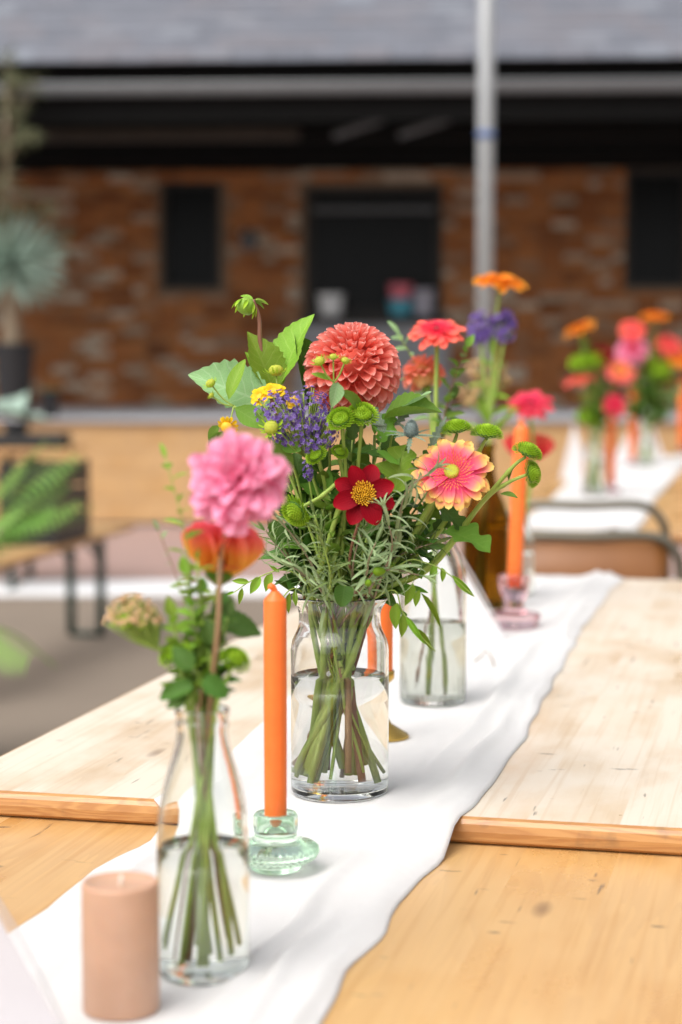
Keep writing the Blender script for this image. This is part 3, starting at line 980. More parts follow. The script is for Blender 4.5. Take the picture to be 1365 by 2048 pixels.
def sph_head(T, p, axis, R, n, keys, mat, tmax=2.1, Lf=(0.42, 0.62), base=0.45, wf=1.0, tilt=0.0, jit=0.05, joined=False, seed=1, open_=0.0):
    """petals in a spiral over a ball (ball dahlias, dahlias seen full)"""
    rr = random.Random(seed)
    H = zframe(axis, p, rr.random() * 6)
    mb = MB() if joined else None
    for i in range(n):
        u = (i + 0.5) / n
        th = math.acos(1 - (u ** 1.3) * (1 - math.cos(tmax)))
        ph = i * 2.399963
        th += rr.uniform(-jit, jit); ph += rr.uniform(-jit, jit)
        rd = V((math.sin(th) * math.cos(ph), math.sin(th) * math.sin(ph), math.cos(th)))
        td = V((math.cos(th) * math.cos(ph), math.cos(th) * math.sin(ph), -math.sin(th)))   # away from the pole
        d = (rd + td * (tilt + open_ * u)).normalized()
        L = R * (Lf[0] + (Lf[1] - Lf[0]) * min(1, u * 1.7)) * rr.uniform(0.92, 1.09)
        pos = rd * (R - L * 0.92) * 1.0
        nz = -td + rd * 0.15 + V((rr.uniform(-1, 1), rr.uniform(-1, 1), rr.uniform(-1, 1))) * jit * 1.6
        Mx = H @ frame(d, nz, pos, L * wf * (0.75 + 0.35 * min(1, u * 1.6)), L, L * wf)
        put(T, keys[i % len(keys)], mat, Mx, 'petal', mb)
    if joined: mb.build('petals', M[mat], T)
    core = MB().lathe([(0, -R * 0.55), (R * 0.4, -R * 0.4), (R * 0.5, 0), (R * 0.38, R * 0.35), (0, R * 0.5)], (0, 0, 0), 12)
    core.v = [H @ q for q in core.v]
    core.build('flower_core', M[mat], T)
    sepals(T, p - V(axis).normalized() * R * 0.5, axis, R * 0.55, 'l_mid', 7, 1.9)
    return H


def sepals(T, p, axis, L, mat, n=8, th=1.7, kname='lance'):
    H = zframe(axis, p, RND.random() * 6)
    mb = MB()
    for i in range(n):
        ph = 2 * PI * i / n + RND.uniform(-0.1, 0.1)
        rd = V((math.cos(ph) * math.sin(th), math.sin(ph) * math.sin(th), math.cos(th)))
        mb.merge(KEYS[kname], H @ frame(rd, (0, 0, 1), (0, 0, 0), L, L, L))
    mb.build('calyx', M[mat], T)


def gerbera(T, p, axis, R, mat, inner='p_bi_in', eye='eye_lime', rows=((21, 1.0, 0.12), (20, 0.86, 0.24), (19, 0.62, 0.42)), joined=False, seed=1, raise_=0.0, filaments=True, eye_r=0.17, keys=('ger0', 'ger1', 'ger2')):
    rr = random.Random(seed)
    H = zframe(axis, p, rr.random() * 6)
    mb = MB() if joined else None
    for ri, (n, l, el) in enumerate(rows):
        for i in range(n):
            ph = 2 * PI * (i + 0.5 * ri) / n + rr.uniform(-0.05, 0.05)
            e = el + raise_ + rr.uniform(-0.07, 0.07)
            d = V((math.cos(ph) * math.cos(e), math.sin(ph) * math.cos(e), math.sin(e)))
            L = R * l * rr.uniform(0.93, 1.04)
            up = V((-math.cos(ph) * math.sin(e), -math.sin(ph) * math.sin(e), math.cos(e)))
            side = V((-math.sin(ph), math.cos(ph), 0))
            up = (up + side * rr.uniform(-0.25, 0.25)).normalized()
            wf = 1.12 * (21 / n) / max(l, 0.7) * 1.0
            Mx = H @ frame(d, up, V((math.cos(ph), math.sin(ph), 0)) * R * 0.04 + V((0, 0, R * 0.03 * ri)), L * wf, L, L)
            put(T, keys[(i + ri) % len(keys)], mat, Mx, 'petal', mb)
    if joined: mb.build('petals', M[mat], T)
    if filaments:
        fb = MB()
        for i in range(170):
            u = i / 170
            ph = i * 2.39996
            e = 1.25 - 0.75 * u
            L = R * (0.14 + 0.07 * u)
            d = V((math.cos(ph) * math.cos(e), math.sin(ph) * math.cos(e), math.sin(e)))
            fb.merge(KEYS['ger_in'], H @ frame(d, (-math.cos(ph), -math.sin(ph), 0.3), V((math.cos(ph), math.sin(ph), 0)) * R * (0.12 + 0.32 * u) + V((0, 0, R * 0.07)), L, L, L))
        fb.build('inner_florets', M[inner], T)
    eb = MB().lathe([(R * eye_r, R * 0.02), (R * eye_r, R * 0.10), (R * eye_r * 0.75, R * 0.135), (R * eye_r * 0.35, R * 0.12), (0, R * 0.10)], (0, 0, 0), 14)
    eb.v = [H @ q for q in eb.v]
    eb.build('flower_eye', M[eye], T)
    cb = MB().lathe([(0, -R * 0.26), (R * 0.10, -R * 0.24), (R * 0.22, -R * 0.1), (R * 0.30, R * 0.02), (0, R * 0.03)], (0, 0, 0), 14)
    cb.v = [H @ q for q in cb.v]
    for i in range(22):
        ph = 2 * PI * i / 22
        cb.merge(KEYS['lance'], H @ frame(V((math.cos(ph) * 0.75, math.sin(ph) * 0.75, 0.55)), V((math.cos(ph), math.sin(ph), -0.4)), V((math.cos(ph), math.sin(ph), 0)) * R * 0.14 + V((0, 0, -R * 0.19)), R * 0.3, R * 0.3, R * 0.3))
    cb.build('calyx', M['l_mid'], T)
    return H


def deco_dahlia(T, p, axis, R, mat, seed=1, keys=('deco0', 'deco1', 'deco2')):
    rr = random.Random(seed)
    H = zframe(axis, p, rr.random() * 6) @ S(1.0, 1.0, 0.72)
    for ri, (n, l, el) in enumerate(((20, 1.0, -0.30), (22, 1.02, -0.08), (21, 0.97, 0.12), (20, 0.90, 0.30), (18, 0.80, 0.50), (15, 0.68, 0.70), (12, 0.55, 0.90), (9, 0.42, 1.12), (5, 0.32, 1.35))):
        for i in range(n):
            ph = 2 * PI * (i + 0.5 * (ri % 2)) / n + rr.uniform(-0.13, 0.13)
            e = el + rr.uniform(-0.13, 0.13)
            d = V((math.cos(ph) * math.cos(e), math.sin(ph) * math.cos(e), math.sin(e)))
            L = R * l * rr.uniform(0.9, 1.06)
            up = V((-math.cos(ph) * math.sin(e), -math.sin(ph) * math.sin(e), math.cos(e))) + V((-math.sin(ph), math.cos(ph), 0)) * rr.uniform(-0.35, 0.35)
            wf = 1.0 / max(l, 0.55)
            put(T, keys[(i + ri) % 3], mat, H @ frame(d, up, V((0, 0, R * 0.02 * ri)), L * wf * 0.66, L, L * wf * 0.66))
    sepals(T, p - V(axis).normalized() * R * 0.08, axis, R * 0.4, 'l_mid', 7, 1.9)


def red_dahlia(T, p, axis, R, mat='p_red', seed=1, n=8, eye=0.30):
    rr = random.Random(seed)
    H = zframe(axis, p, 0.35)
    for i in range(n):
        ph = 2 * PI * i / n + rr.uniform(-0.07, 0.07)
        e = 0.16 + (0.10 if i % 2 else 0.0)
        d = V((math.cos(ph) * math.cos(e), math.sin(ph) * math.cos(e), math.sin(e)))
        L = R * rr.uniform(0.93, 1.04)
        put(T, 'reddahlia%d' % (i % 3), mat, H @ frame(d, (-math.cos(ph) * 0.1, -math.sin(ph) * 0.1, 1), (0, 0, 0.002 * (i % 2)), L * 1.18 * 8 / n, L, L))
    eb = MB()
    for i in range(110):
        u = (i + 0.5) / 110
        r = R * eye * math.sqrt(u); ph = i * 2.39996
        q = V((r * math.cos(ph), r * math.sin(ph), R * 0.05))
        e = V((math.cos(ph) * 0.5 * u, math.sin(ph) * 0.5 * u, 1)).normalized()
        h = R * (0.13 + 0.10 * rr.random())
        eb.tube([H @ q, H @ (q + e * h), H @ (q + e * (h + R * 0.03))], [R * 0.014, R * 0.026, R * 0.012], 5)
    eb.build('stamens', M['eye_yellow'], T)
    sepals(T, p - V(axis).normalized() * 0.004, axis, R * 0.4, 'l_mid', 6, 1.9)


def santini(T, p, axis, R, mat='p_santini', seed=1, n=210):
    rr = random.Random(seed)
    H = zframe(axis, p, rr.random() * 6)
    mb = MB()
    for i in range(n):
        u = (i + 0.5) / n
        th = math.acos(1 - u * 1.12)
        ph = i * 2.39996
        rd = V((math.sin(th) * math.cos(ph), math.sin(th) * math.sin(ph), math.cos(th) * 0.72))
        td = V((math.cos(th) * math.cos(ph), math.cos(th) * math.sin(ph), -math.sin(th)))
        L = R * (0.22 + 0.16 * u) * rr.uniform(0.88, 1.1)
        mb.merge(KEYS['mum'], H @ frame(rd + td * (-0.25 + 0.6 * u), -td, rd * (R - L * 0.75), L * 1.35, L, L))
    mb.build('florets', M[mat], T)
    co = MB().lathe([(R * 0.55, R * 0.08), (R * 0.62, R * 0.22), (R * 0.48, R * 0.38), (0, R * 0.48)], (0, 0, 0), 12)
    co.v = [H @ q for q in co.v]
    co.t = [0.6] * len(co.t)
    co.build('core', M[mat], T)
    cb = MB().lathe([(0, -R * 0.16), (R * 0.3, -R * 0.12), (R * 0.66, R * 0.02), (R * 0.62, R * 0.12), (0, R * 0.1)], (0, 0, 0), 12)
    cb.v = [H @ q for q in cb.v]
    cb.build('calyx', M['l_dark'], T)


def helenium_bud(T, p, axis, R, open_=False, seed=1):
    rr = random.Random(seed)
    H = zframe(axis, p, rr.random() * 6)
    b = MB().lathe([(0, -R * 0.3), (R * 0.6, -R * 0.2), (R * 0.95, R * 0.25), (R * 0.9, R * 0.7), (R * 0.55, R * 1.05), (0, R * 1.15)], (0, 0, 0), 12)
    b.v = [H @ q for q in b.v]
    b.build('disk', M['eye_lime'] if not open_ else M['eye_yellow'], T)
    mb = MB()
    for i in range(14):
        ph = 2 * PI * i / 14 + rr.uniform(-0.1, 0.1)
        d = V((math.cos(ph), math.sin(ph), rr.uniform(-0.3, 0.15)))
        if open_:
            mb.merge(KEYS['short'], H @ frame(d, (0, 0, 1), V((math.cos(ph), math.sin(ph), 0)) * R * 0.6, R * 0.95, R * 1.15, R))
        else:
            mb.merge(KEYS['hair'], H @ frame(d, (0, 0, 1), V((math.cos(ph), math.sin(ph), 0)) * R * 0.6, R * 2.2, R * 1.5, R * 1.3))
    mb.build('ray_florets', M['p_yellow'] if open_ else M['p_santini'], T)


def cluster(T, p, rx, ry, rz, n, fr, mat, stem_to, seed=1, part='florets', up=0.0, shell=0.55, petals=5):
    """a cloud of tiny florets on branchlets"""
    rr = random.Random(seed)
    mb, br = MB(), MB()
    for i in range(n):
        while True:
            d = V((rr.uniform(-1, 1), rr.uniform(-1, 1), rr.uniform(-1, 1)))
            if shell < d.length < 1 and d.z > up * 2 - 1: break
        q = p + V((d.x * rx, d.y * ry, d.z * rz))
        ax = (d + V((0, -0.3, 0.4))).normalized()
        H = zframe(ax, q, rr.random() * 6)
        tone = rr.random() * 0.6
        f = fr * rr.uniform(0.65, 1.25)
        for j in range(petals):
            ph = 2 * PI * j / petals
            vs, fs, t, s_ = KEYS['floret']
            t2 = [min(1.0, tone + 0.4 * x) for x in t]
            mb.add([H @ (frame(V((math.cos(ph), math.sin(ph), 0.7)), V((-math.cos(ph), -math.sin(ph), 1)), (0, 0, 0), f, f, f) @ w) for w in vs], fs, t2, s_)
        if i % 5 == 0:
            br.tube(spline([stem_to, stem_to.lerp(q, 0.5) + V((0, 0, -0.1 * rz)), q], 3), [0.0006] * 7, 4)
    tag(mb.build(part, M[mat], T), kind='stuff')
    br.build('branchlets', M['s_green'], T)


def thistle(T, p, axis, R, seed=1):
    rr = random.Random(seed)
    H = zframe(axis, p, 0)
    mb = MB().lathe([(0, -R * 0.2), (R * 0.6, 0), (R * 0.72, R * 0.7), (R * 0.5, R * 1.5), (0, R * 1.9)], (0, 0, 0), 12)
    mb.v = [H @ q for q in mb.v]
    for i in range(170):
        u = (i + 0.5) / 170; ph = i * 2.39996
        z = R * 1.85 * u
        r = R * 0.72 * math.sin(PI * min(1, 0.28 + 0.72 * u)) ** 0.6
        q = V((r * math.cos(ph), r * math.sin(ph), z)); d = V((math.cos(ph), math.sin(ph), 0.5 + u))
        mb.tube([H @ q, H @ (q + d.normalized() * R * 0.26)], [R * 0.07, R * 0.015], 4)
    mb.build('cone', M['thistle'], T)
    for i in range(13):
        ph = 2 * PI * i / 13 + rr.uniform(-0.15, 0.15)
        d = V((math.cos(ph), math.sin(ph), rr.uniform(-0.1, 0.45)))
        L = R * rr.uniform(2.6, 4.0)
        put(T, 'spike', 'l_holly', H @ frame(d, (0, 0, 1), (0, 0, 0), L, L, L), 'bract')


def stem(T, pts, r0, r1, mat, part='stem', n=7, nodes=0):
    P_ = spline(pts, 7)
    m = len(P_)
    rad = [r0 + (r1 - r0) * i / (m - 1) for i in range(m)]
    if nodes:
        step = max(3, m // (nodes + 1))
        for i in range(step, m - 1, step): rad[i] *= 1.28
    MB().tube(P_, rad, n).build(part, M[mat], T)
    return P_


def leaf_px(T, kname, mat, a, b, wpx=None, nrm=(0, -1, 0.35), part='leaf', width=None):
    """leaf from point a to point b (world); wpx scales its width relative to the key's own"""
    d = b - a
    L = d.length
    wf = wpx if wpx is not None else 1.0
    return put(T, kname, mat, frame(d, nrm, a, L * wf, L, L), part)


# ------------------------------------------------------------------ vessels
def bottle(name, label, c, prof_out, wall, mat, water=None, floor=0.006, ripple=None, seg=64, cat='vase', wmat='water', group=None):
    """prof_out: outer profile (r, z) from base edge to lip; builds closed glass walls and the water inside"""
    T = thing(name, label, cat, c, 0, group)
    inner = [(max(r - wall, 0.001), z) for r, z in prof_out if z > floor + 0.001]
    # inner profile, dropped below the lip
    inner_full = [(inner[0][0] if inner else 0.01, floor)] + inner[:-1]
    lip_r, lip_z = prof_out[-1]
    prof = [(0, 0.001), (prof_out[0][0] * 0.80, 0.001), (prof_out[0][0] * 0.9, 0.0)] + list(prof_out) + [(lip_r - wall * 0.08, lip_z + wall * 0.35), (lip_r - wall * 0.3, lip_z + wall * 0.58), (lip_r - wall * 0.6, lip_z + wall * 0.58), (lip_r - wall * 0.9, lip_z + wall * 0.35), (lip_r - wall, lip_z)] + list(reversed(inner_full)) + [(inner_full[0][0] * 0.9, floor - 0.0005), (0, floor)]
    o = MB().lathe(prof, c, seg, ripple).build('glass_body', M[mat], T)
    def rin(z):
        P_ = inner_full
        for (r0, z0), (r1, z1) in zip(P_, P_[1:]):
            if z0 <= z <= z1: return r0 + (r1 - r0) * (z - z0) / max(z1 - z0, 1e-6)
        return P_[-1][0]
    if water:
        e = 0.0004
        pr = [(0, floor - e), (inner_full[0][0] * 0.9, floor - e)] + [(r + e, z) for r, z in inner_full if z < water - 0.003]
        pr += [(rin(water) + e, water), (rin(water) * 0.5, water), (0, water)]
        MB().lathe(pr, c, seg).build('water', M[wmat], T)
    return T, rin


def route(c, head, neck_z, neck_r, floor_z, floor_r, rr, cross=True, short=False):
    """stem control points: floor -> neck -> head"""
    h = V((head.x - c.x, head.y - c.y, 0))
    ang = math.atan2(h.y, h.x) + rr.uniform(-1.0, 1.0) if h.length > 0.004 else rr.uniform(0, 6.28)
    kn = neck_r * rr.uniform(0.4, 1.0)
    nk = c + V((math.cos(ang) * kn, math.sin(ang) * kn, neck_z))
    fa = ang + (PI if cross else 0) + rr.uniform(-1.1, 1.1)
    fr = floor_r * rr.uniform(0.4, 1.0)
    if short:                                   # cut short: ends just under the mouth
        floor_z, fr = neck_z - rr.uniform(0.04, 0.07), neck_r * 0.45
    fl = c + V((math.cos(fa) * fr, math.sin(fa) * fr, floor_z + rr.uniform(0.001, 0.02)))
    mid = nk.lerp(head, 0.5)
    mid = mid + V((-(head.x - nk.x) * 0.12, -(head.y - nk.y) * 0.12, 0))
    return [fl, nk, mid, head]

# ------------------------------------------------------------------ jar, bottles
class Vessel:
    def __init__(s, c, neck_z, neck_r, floor_z, floor_r, seed):
        s.c, s.nz, s.nr, s.fz, s.fr, s.rr = c, neck_z, neck_r, floor_z, floor_r, random.Random(seed)

    def path(s, head, cross=True, short=False):
        return route(s.c, head, s.nz, s.nr, s.fz, s.fr, s.rr, cross, short)


ZC1, ZC0 = Z1 + 0.0046, Z0 + 0.0046          # top of the runner on the two tables
jc = on(680, 1584, ZC1)
ks = jc.y / F                                # metres per photo pixel at the jar
JH = px2m(1, jc.y)
def jp(r, y): return (r * ks, (1590 - y) * ks * 1.005)
jar_prof = [(95 * ks, 0.0), (98.5 * ks, 0.004), (99 * ks, 0.012)] + [jp(99, y) for y in (1500, 1400, 1330, 1300)] + [jp(98, 1290), jp(95, 1278), jp(90, 1268), jp(85.5, 1258), jp(83, 1248), jp(82.5, 1236), jp(82.5, 1226), jp(84, 1218), jp(90, 1208), jp(97, 1199), jp(101.5, 1192)]
JAR, jrin = bottle('glass_jar', 'wide clear glass jar of water holding the large mixed bouquet', jc, jar_prof, 0.0026, 'glass', (1590 - 1349) * ks, 0.008, None, 96)
VJ = Vessel(jc, (1590 - 1232) * ks, 0.034, 0.010, 0.040, 3)

fc = on(408, 1944, ZC0)
kf = fc.y / F
def fp(r, y): return (r * kf, (1952 - y) * kf)
front_prof = [(88 * kf, 0.0), (93 * kf, 0.004), (94 * kf, 0.012)] + [fp(94, y) for y in (1850, 1750, 1690, 1655)] + [fp(92, 1630), fp(87, 1600), fp(79, 1565), fp(69, 1530), fp(60, 1500), fp(54, 1475), fp(51, 1455), fp(51, 1446), fp(54, 1442), fp(54, 1434), fp(51, 1430), fp(51, 1424), fp(55, 1420), fp(55, 1410)]
FB, frin = bottle('milk_bottle', 'clear milk bottle holding the pink dahlia beside the peach candle', fc, front_prof, 0.0024, 'glass_bottle', (1952 - 1687) * kf, 0.006)
VF = Vessel(fc, (1952 - 1440) * kf, 0.012, 0.008, 0.027, 4)

b2 = on(866, 1404, ZC1)
kb_ = b2.y / F
def bp(r, y): return (r * kb_, (1410 - y) * kb_)
b2_prof = [(60 * kb_, 0.0), (65 * kb_, 0.004), (66 * kb_, 0.012)] + [bp(67, y) for y in (1340, 1280, 1230, 1190, 1165)] + [bp(65, 1145), bp(60, 1125), bp(52, 1105), bp(42, 1087), bp(34, 1072), bp(30, 1058), bp(29, 1040), bp(32, 1036), bp(32, 1024)]
def flute(r, z, w):
    return r + (0.0011 * math.cos(w * 34) * max(0.0, 1 - abs(z - 0.018) / 0.022) if r > 0.03 else 0.0)
B2, b2rin = bottle('ribbed_bottle', 'clear bottle with ribbed foot and cloudy water behind the jar', b2, b2_prof, 0.0028, 'glass_bottle', (1410 - 1247) * kb_, 0.008, flute, 136, wmat='cloudy')
V2 = Vessel(b2, (1410 - 1060) * kb_, 0.012, 0.01, 0.028, 6)

ab = on(971, 1214, ZC1)
ka = ab.y / F
def ap(r, y): return (r * ka, (1218 - y) * ka)
am_prof = [(42 * ka, 0.0), (45.5 * ka, 0.005), (46 * ka, 0.014)] + [ap(46, y) for y in (1150, 1100, 1060, 1046)] + [ap(44, 1030), ap(39, 1013), ap(31, 995), ap(23, 975), ap(18, 950), ap(16, 920), ap(15, 902), ap(18, 900), ap(18, 891)]
AB, arin = bottle('amber_bottle', 'tall brown glass wine bottle holding purple stock and orange gerbera', ab, am_prof, 0.003, 'glass_amber', (1218 - 1050) * ka, 0.012)
VA = Vessel(ab, (1218 - 905) * ka, 0.006, 0.014, 0.02, 8)

sb = on(1044, 1192, ZC1)
kk_ = sb.y / F
def sp_(r, y): return (r * kk_, (1195 - y) * kk_)
sm_prof = [(21 * kk_, 0.0), (23 * kk_, 0.003), (24 * kk_, 0.01)] + [sp_(24, y) for y in (1150, 1110, 1090)] + [sp_(22, 1076), sp_(17, 1062), sp_(13, 1050), sp_(12, 1040), sp_(14, 1036), sp_(14, 1030)]
SB, srin = bottle('small_bottle', 'small clear bottle behind the pink candle holder', sb, sm_prof, 0.0022, 'glass_bottle', (1195 - 1105) * kk_, 0.006, None, 40)
VS = Vessel(sb, (1195 - 1042) * kk_, 0.006, 0.008, 0.014, 9)


# ------------------------------------------------------------------ candles and holders
def taper(label, base, length, r, mat='wax_orange', lean=(0, 0), group=None, seg=28):
    T = thing('dinner_candle', label, 'candle', base, 0, group)
    top = base + V((lean[0], lean[1], length))
    m = MB()
    prof = [(0, 0), (r * 0.93, 0.0005), (r * 0.96, 0.004), (r, length * 0.5), (r * 0.985, length * 0.955), (r * 0.95, length * 0.96), (r * 0.42, length * 0.988), (r * 0.36, length * 0.994), (0, length * 0.996)]
    m.lathe(prof, base, seg)
    for p in m.v:
        f = (p.z - base.z) / length
        p.x += lean[0] * f; p.y += lean[1] * f
    m.build('wax', M[mat], T, True, None, 50)
    w0 = base + V((lean[0] * 0.985, lean[1] * 0.985, length * 0.985))
    MB().tube(spline([w0, w0 + V((-0.001, 0, 0.004)), w0 + V((-0.0035, -0.001, 0.0075)), w0 + V((-0.0045, -0.001, 0.0045))], 4), r * 0.27, 8).build('wick', M[mat], T)
    return T


hc = on(552, 1739, ZC0)
kh = hc.y / F
def hp(r, y): return (r * kh, (1752 - y) * kh)
hprof_out = [(0, 0.0), (48 * kh, 0.0), (52 * kh, 0.002), hp(53, 1742), hp(52, 1738), hp(62, 1734), hp(80, 1726), hp(87, 1714), hp(86, 1704), hp(76, 1697), hp(56, 1692), hp(47, 1688), hp(44, 1682), hp(43, 1674), hp(45.5, 1670), hp(46, 1650), hp(45, 1640), hp(42, 1635), hp(30, 1635), hp(27, 1640), hp(26, 1668), (0, hp(0, 1669)[1])]
def rib(r, z, w):
    zz = 1752 - z / kh
    return r + (0.0010 * math.cos(w * 36) if (r > 58 * kh and 1694 < zz < 1736) else 0.0)
T = thing('candle_holder', 'pale green pressed glass candle holder with ribbed flange', 'candle holder', hc)
MB().lathe(hprof_out, hc, 144, rib).build('glass_body', M['glass_green'], T)
taper('orange dinner candle in the pale green glass holder', hc + V((0, 0, hp(0, 1668)[1] + 0.0005)), (1668 - 1180) * kh, 23.5 * kh)

# brass candlestick behind the jar
bc = on(768, 1474, ZC1)
kc = bc.y / F
T = thing('candlestick', 'brass candlestick with round foot standing behind the jar', 'candlestick', bc)
def cp(r, y): return (r * kc, (1480 - y) * kc)
MB().lathe([(0, 0), cp(51, 1480), cp(52, 1477), cp(48, 1472), cp(34, 1464), cp(16, 1452), cp(9, 1440), cp(7, 1410), cp(9, 1404), cp(7, 1398), cp(7, 1372), cp(15, 1366), cp(21, 1360), cp(22, 1345), cp(20, 1343), cp(19, 1358), (0, cp(0, 1359)[1])], bc, 40).build('brass_body', M['brass'], T, True, None, 60)
taper('orange dinner candle in the brass candlestick behind the jar', bc + V((0, 0, cp(0, 1358)[1])), 0.198, 18.5 * kc)

# pink pressed glass holder
pc = on(1028, 1256, ZC1)
kp = pc.y / F
def pp(r, y): return (r * kp, (1262 - y) * kp)
T = thing('candle_holder', 'pink faceted glass candle holder with wide square-edged foot', 'candle holder', pc)
def facet(r, z, w):
    a = (w % (PI / 4)) - PI / 8
    return r / math.cos(a) * 0.96
MB().lathe([(0, 0), pp(40, 1262), pp(44, 1259), pp(52, 1238), pp(50, 1232), pp(26, 1226), pp(19, 1220), pp(20, 1206), pp(28, 1184), pp(30, 1172), pp(31, 1160), pp(29, 1154), pp(19, 1154), pp(17, 1160), pp(16, 1178), (0, pp(0, 1179)[1])], pc, 48, facet).build('glass_body', M['glass_pink'], T, False)
taper('orange dinner candle in the pink glass holder', pc + V((0, 0, pp(0, 1177)[1])), (1177 - 848) * kp, 15.5 * kp, 'wax_orange', (0.012, 0.0))

# peach pillar candle
qc = on(243, 2018, ZC0)
kq = qc.y / F
T = thing('pillar_candle', 'thick matt peach pillar candle on the runner', 'candle', qc)
r = 79 * kq; h = 268 * kq
MB().lathe([(0, 0), (r * 0.97, 0), (r, 0.002), (r, h * 0.5), (r, h - 0.004), (r * 0.985, h - 0.001), (r * 0.94, h), (r * 0.86, h - 0.002), (r * 0.5, h - 0.0035), (0, h - 0.004)], qc, 64).build('wax', M['wax_peach'], T)
MB().tube([qc + V((0, 0, h - 0.005)), qc + V((0.001, 0, h + 0.004))], 0.0012, 6).build('wick', M['wick'], T)


# peaked white cards
def card(label, apex, lft, rgt, depth, mat='card'):
    """a sheet folded into a standing peak: ridge runs away from the viewer"""
    back = V((apex.x - CAM.x, apex.y - CAM.y, 0)).normalized() * depth
    m = MB()
    n = 8
    vs = []
    for i in range(n + 1):
        f = i / n
        pl, pr_ = apex.lerp(lft, f), apex.lerp(rgt, f)
        bow = math.sin(PI * f) * 0.004
        vs += [pl + V((-bow, 0, bow)), pl + V((-bow, 0, bow)) + back, pr_ + V((bow, 0, bow)), pr_ + V((bow, 0, bow)) + back]
    fs = []
    for i in range(n):
        a = 4 * i
        fs += [(a, a + 1, a + 5, a + 4), (a + 2, a + 6, a + 7, a + 3)]
    # closing flap just inside the front
    m.add(vs, fs)
    o = V((0.0, 0.0012, 0))
    m.add([apex + o, lft + o, rgt + o], [(0, 1, 2)])
    ob = m.build('folded_card', M[mat], None, False, (lft + rgt) / 2)
    s_ = ob.modifiers.new('s', 'SOLIDIFY'); s_.thickness = 0.0012; s_.offset = 0
    tag(ob, label, 'card', 'peaked white cards')


zc = ZC1
rgt = on(1011, 1279, zc); Yc = rgt.y
apx = at(872, 1040, Yc); lf = at(735, 1279, Yc); lf.z = zc; apx.y = Yc
card('white card folded to a peak between ribbed bottle and brown bottle', apx, lf, rgt, 0.05)
Yn = 1.27
rg = at(166, 2190, Yn); rg.z = ZC0
card('white card folded to a peak near the peach candle, its shade painted grey', at(-74, 1700, Yn), V((at(-290, 2190, Yn).x, Yn, ZC0)), rg, 0.008, 'card_shade')
for (lab, x0, x1, xa, yb, ya) in (('white card folded to a peak left of the far clear bottle', 1120, 1185, 1148, 962, 848), ('white card folded to a peak behind the far bottle of coral flowers', 1225, 1330, 1290, 920, 812)):
    q = on(x1, yb, Z1 + 0.006)
    l_ = at(x0, yb, q.y); l_.z = q.z
    card(lab, at(xa, ya, q.y), l_, q, 0.04)

# curled dry tendril on the cloth
pts = [on(x, y, ZC1 + h) for x, y, h in ((950, 1322, 0.001), (962, 1312, 0.004), (972, 1302, 0.009), (980, 1308, 0.008), (986, 1320, 0.004), (988, 1332, 0.001))]
m = MB().tube(spline(pts, 5), 0.0011, 6)
tag(m.build('dry_tendril', M['s_wood'], None, True, pts[0]), 'curled dry tendril lying on the cloth beside the ribbed bottle', 'plant scrap')

# ------------------------------------------------------------------ the large bouquet
def flw(name, label, cat, vessel, head, r0=0.0028, r1=0.0022, mat='s_green', via=None, group=None, cross=True, nodes=0, short=False):
    """a cut flower: Empty at the foot of its stem, stem as first part"""
    pts = vessel.path(via[0] if via else head, cross, short)
    if via: pts = pts[:2] + list(via) + [head]
    T = thing(name, label, cat, pts[0], 0, group)
    P_ = stem(T, pts, r0, r1, mat, nodes=nodes)
    return T, P_


def J(px, py, dy=0.0): return at(px, py, jc.y + dy)


# coral ball dahlia
h = J(705, 742, 0.0)
ax = V((0.02, -0.45, 0.89))
T, P_ = flw('ball_dahlia', 'coral ball dahlia with tightly cupped petals atop the jar bouquet', 'flower', VJ, h - ax * 0.03, 0.0058, 0.0036, 's_green', [J(690, 1000, 0.02)], nodes=4)
sph_head(T, h, ax, 97 * ks, 210, ['ball0', 'ball1', 'ball2'], 'p_ball', 2.35, (0.24, 0.46), wf=1.0, tilt=0.10, jit=0.06, seed=4)
leaf_px(T, 'broadleaf', 'l_pale', J(540, 812, -0.005), J(381, 738, -0.02), 0.80, (-0.1, -0.75, 0.6))
leaf_px(T, 'dahlialeaf', 'l_fresh', J(560, 770, 0.02), J(610, 615, 0.03), 1.1, (-0.75, -0.65, 0.1))
leaf_px(T, 'dahlialeaf_folded', 'l_dark', J(625, 830, 0.03), J(600, 660, 0.03), 0.75, (0.5, -0.8, 0.1))

# nodding dahlia bud
hb = J(493, 612, 0.02)
T, P_ = flw('dahlia_bud', 'nodding green dahlia bud on a reddish stem above its leaves', 'flower bud', VJ, J(507, 599, 0.02), 0.0036, 0.0019, 's_red', [J(590, 960, 0.02), J(527, 720, 0.02), J(519, 640, 0.02)])
bd_ = MB().lathe([(0, -0.0085), (0.006, -0.0075), (0.0098, -0.002), (0.0098, 0.003), (0.007, 0.0075), (0, 0.010)], (0, 0, 0), 16)
Hb = zframe((-0.35, -0.3, -0.9), hb)
bd_.v = [Hb @ q for q in bd_.v]
bd_.build('bud', M['l_fresh'], T)
sc_ = MB()
for i in range(8):
    ph = 2 * PI * i / 8
    sc_.merge(KEYS['ovate'], Hb @ frame((math.cos(ph) * 0.6, math.sin(ph) * 0.6, 1), (math.cos(ph), math.sin(ph), -0.4), V((math.cos(ph) * 0.0085, math.sin(ph) * 0.0085, -0.004)), 0.008, 0.014, 0.010))
sc_.build('scales', M['p_santini'], T)
for a, b in (((507, 599), (481, 584)), ((507, 600), (540, 601)), ((507, 601), (534, 612)), ((505, 600), (484, 596)), ((508, 600), (527, 596))):
    leaf_px(T, 'lance', 'l_fresh', J(*a, 0.02), J(*b, 0.02 + RND.uniform(-0.008, 0.004)), 1.3, (0, -0.6, 0.8), 'sepal')
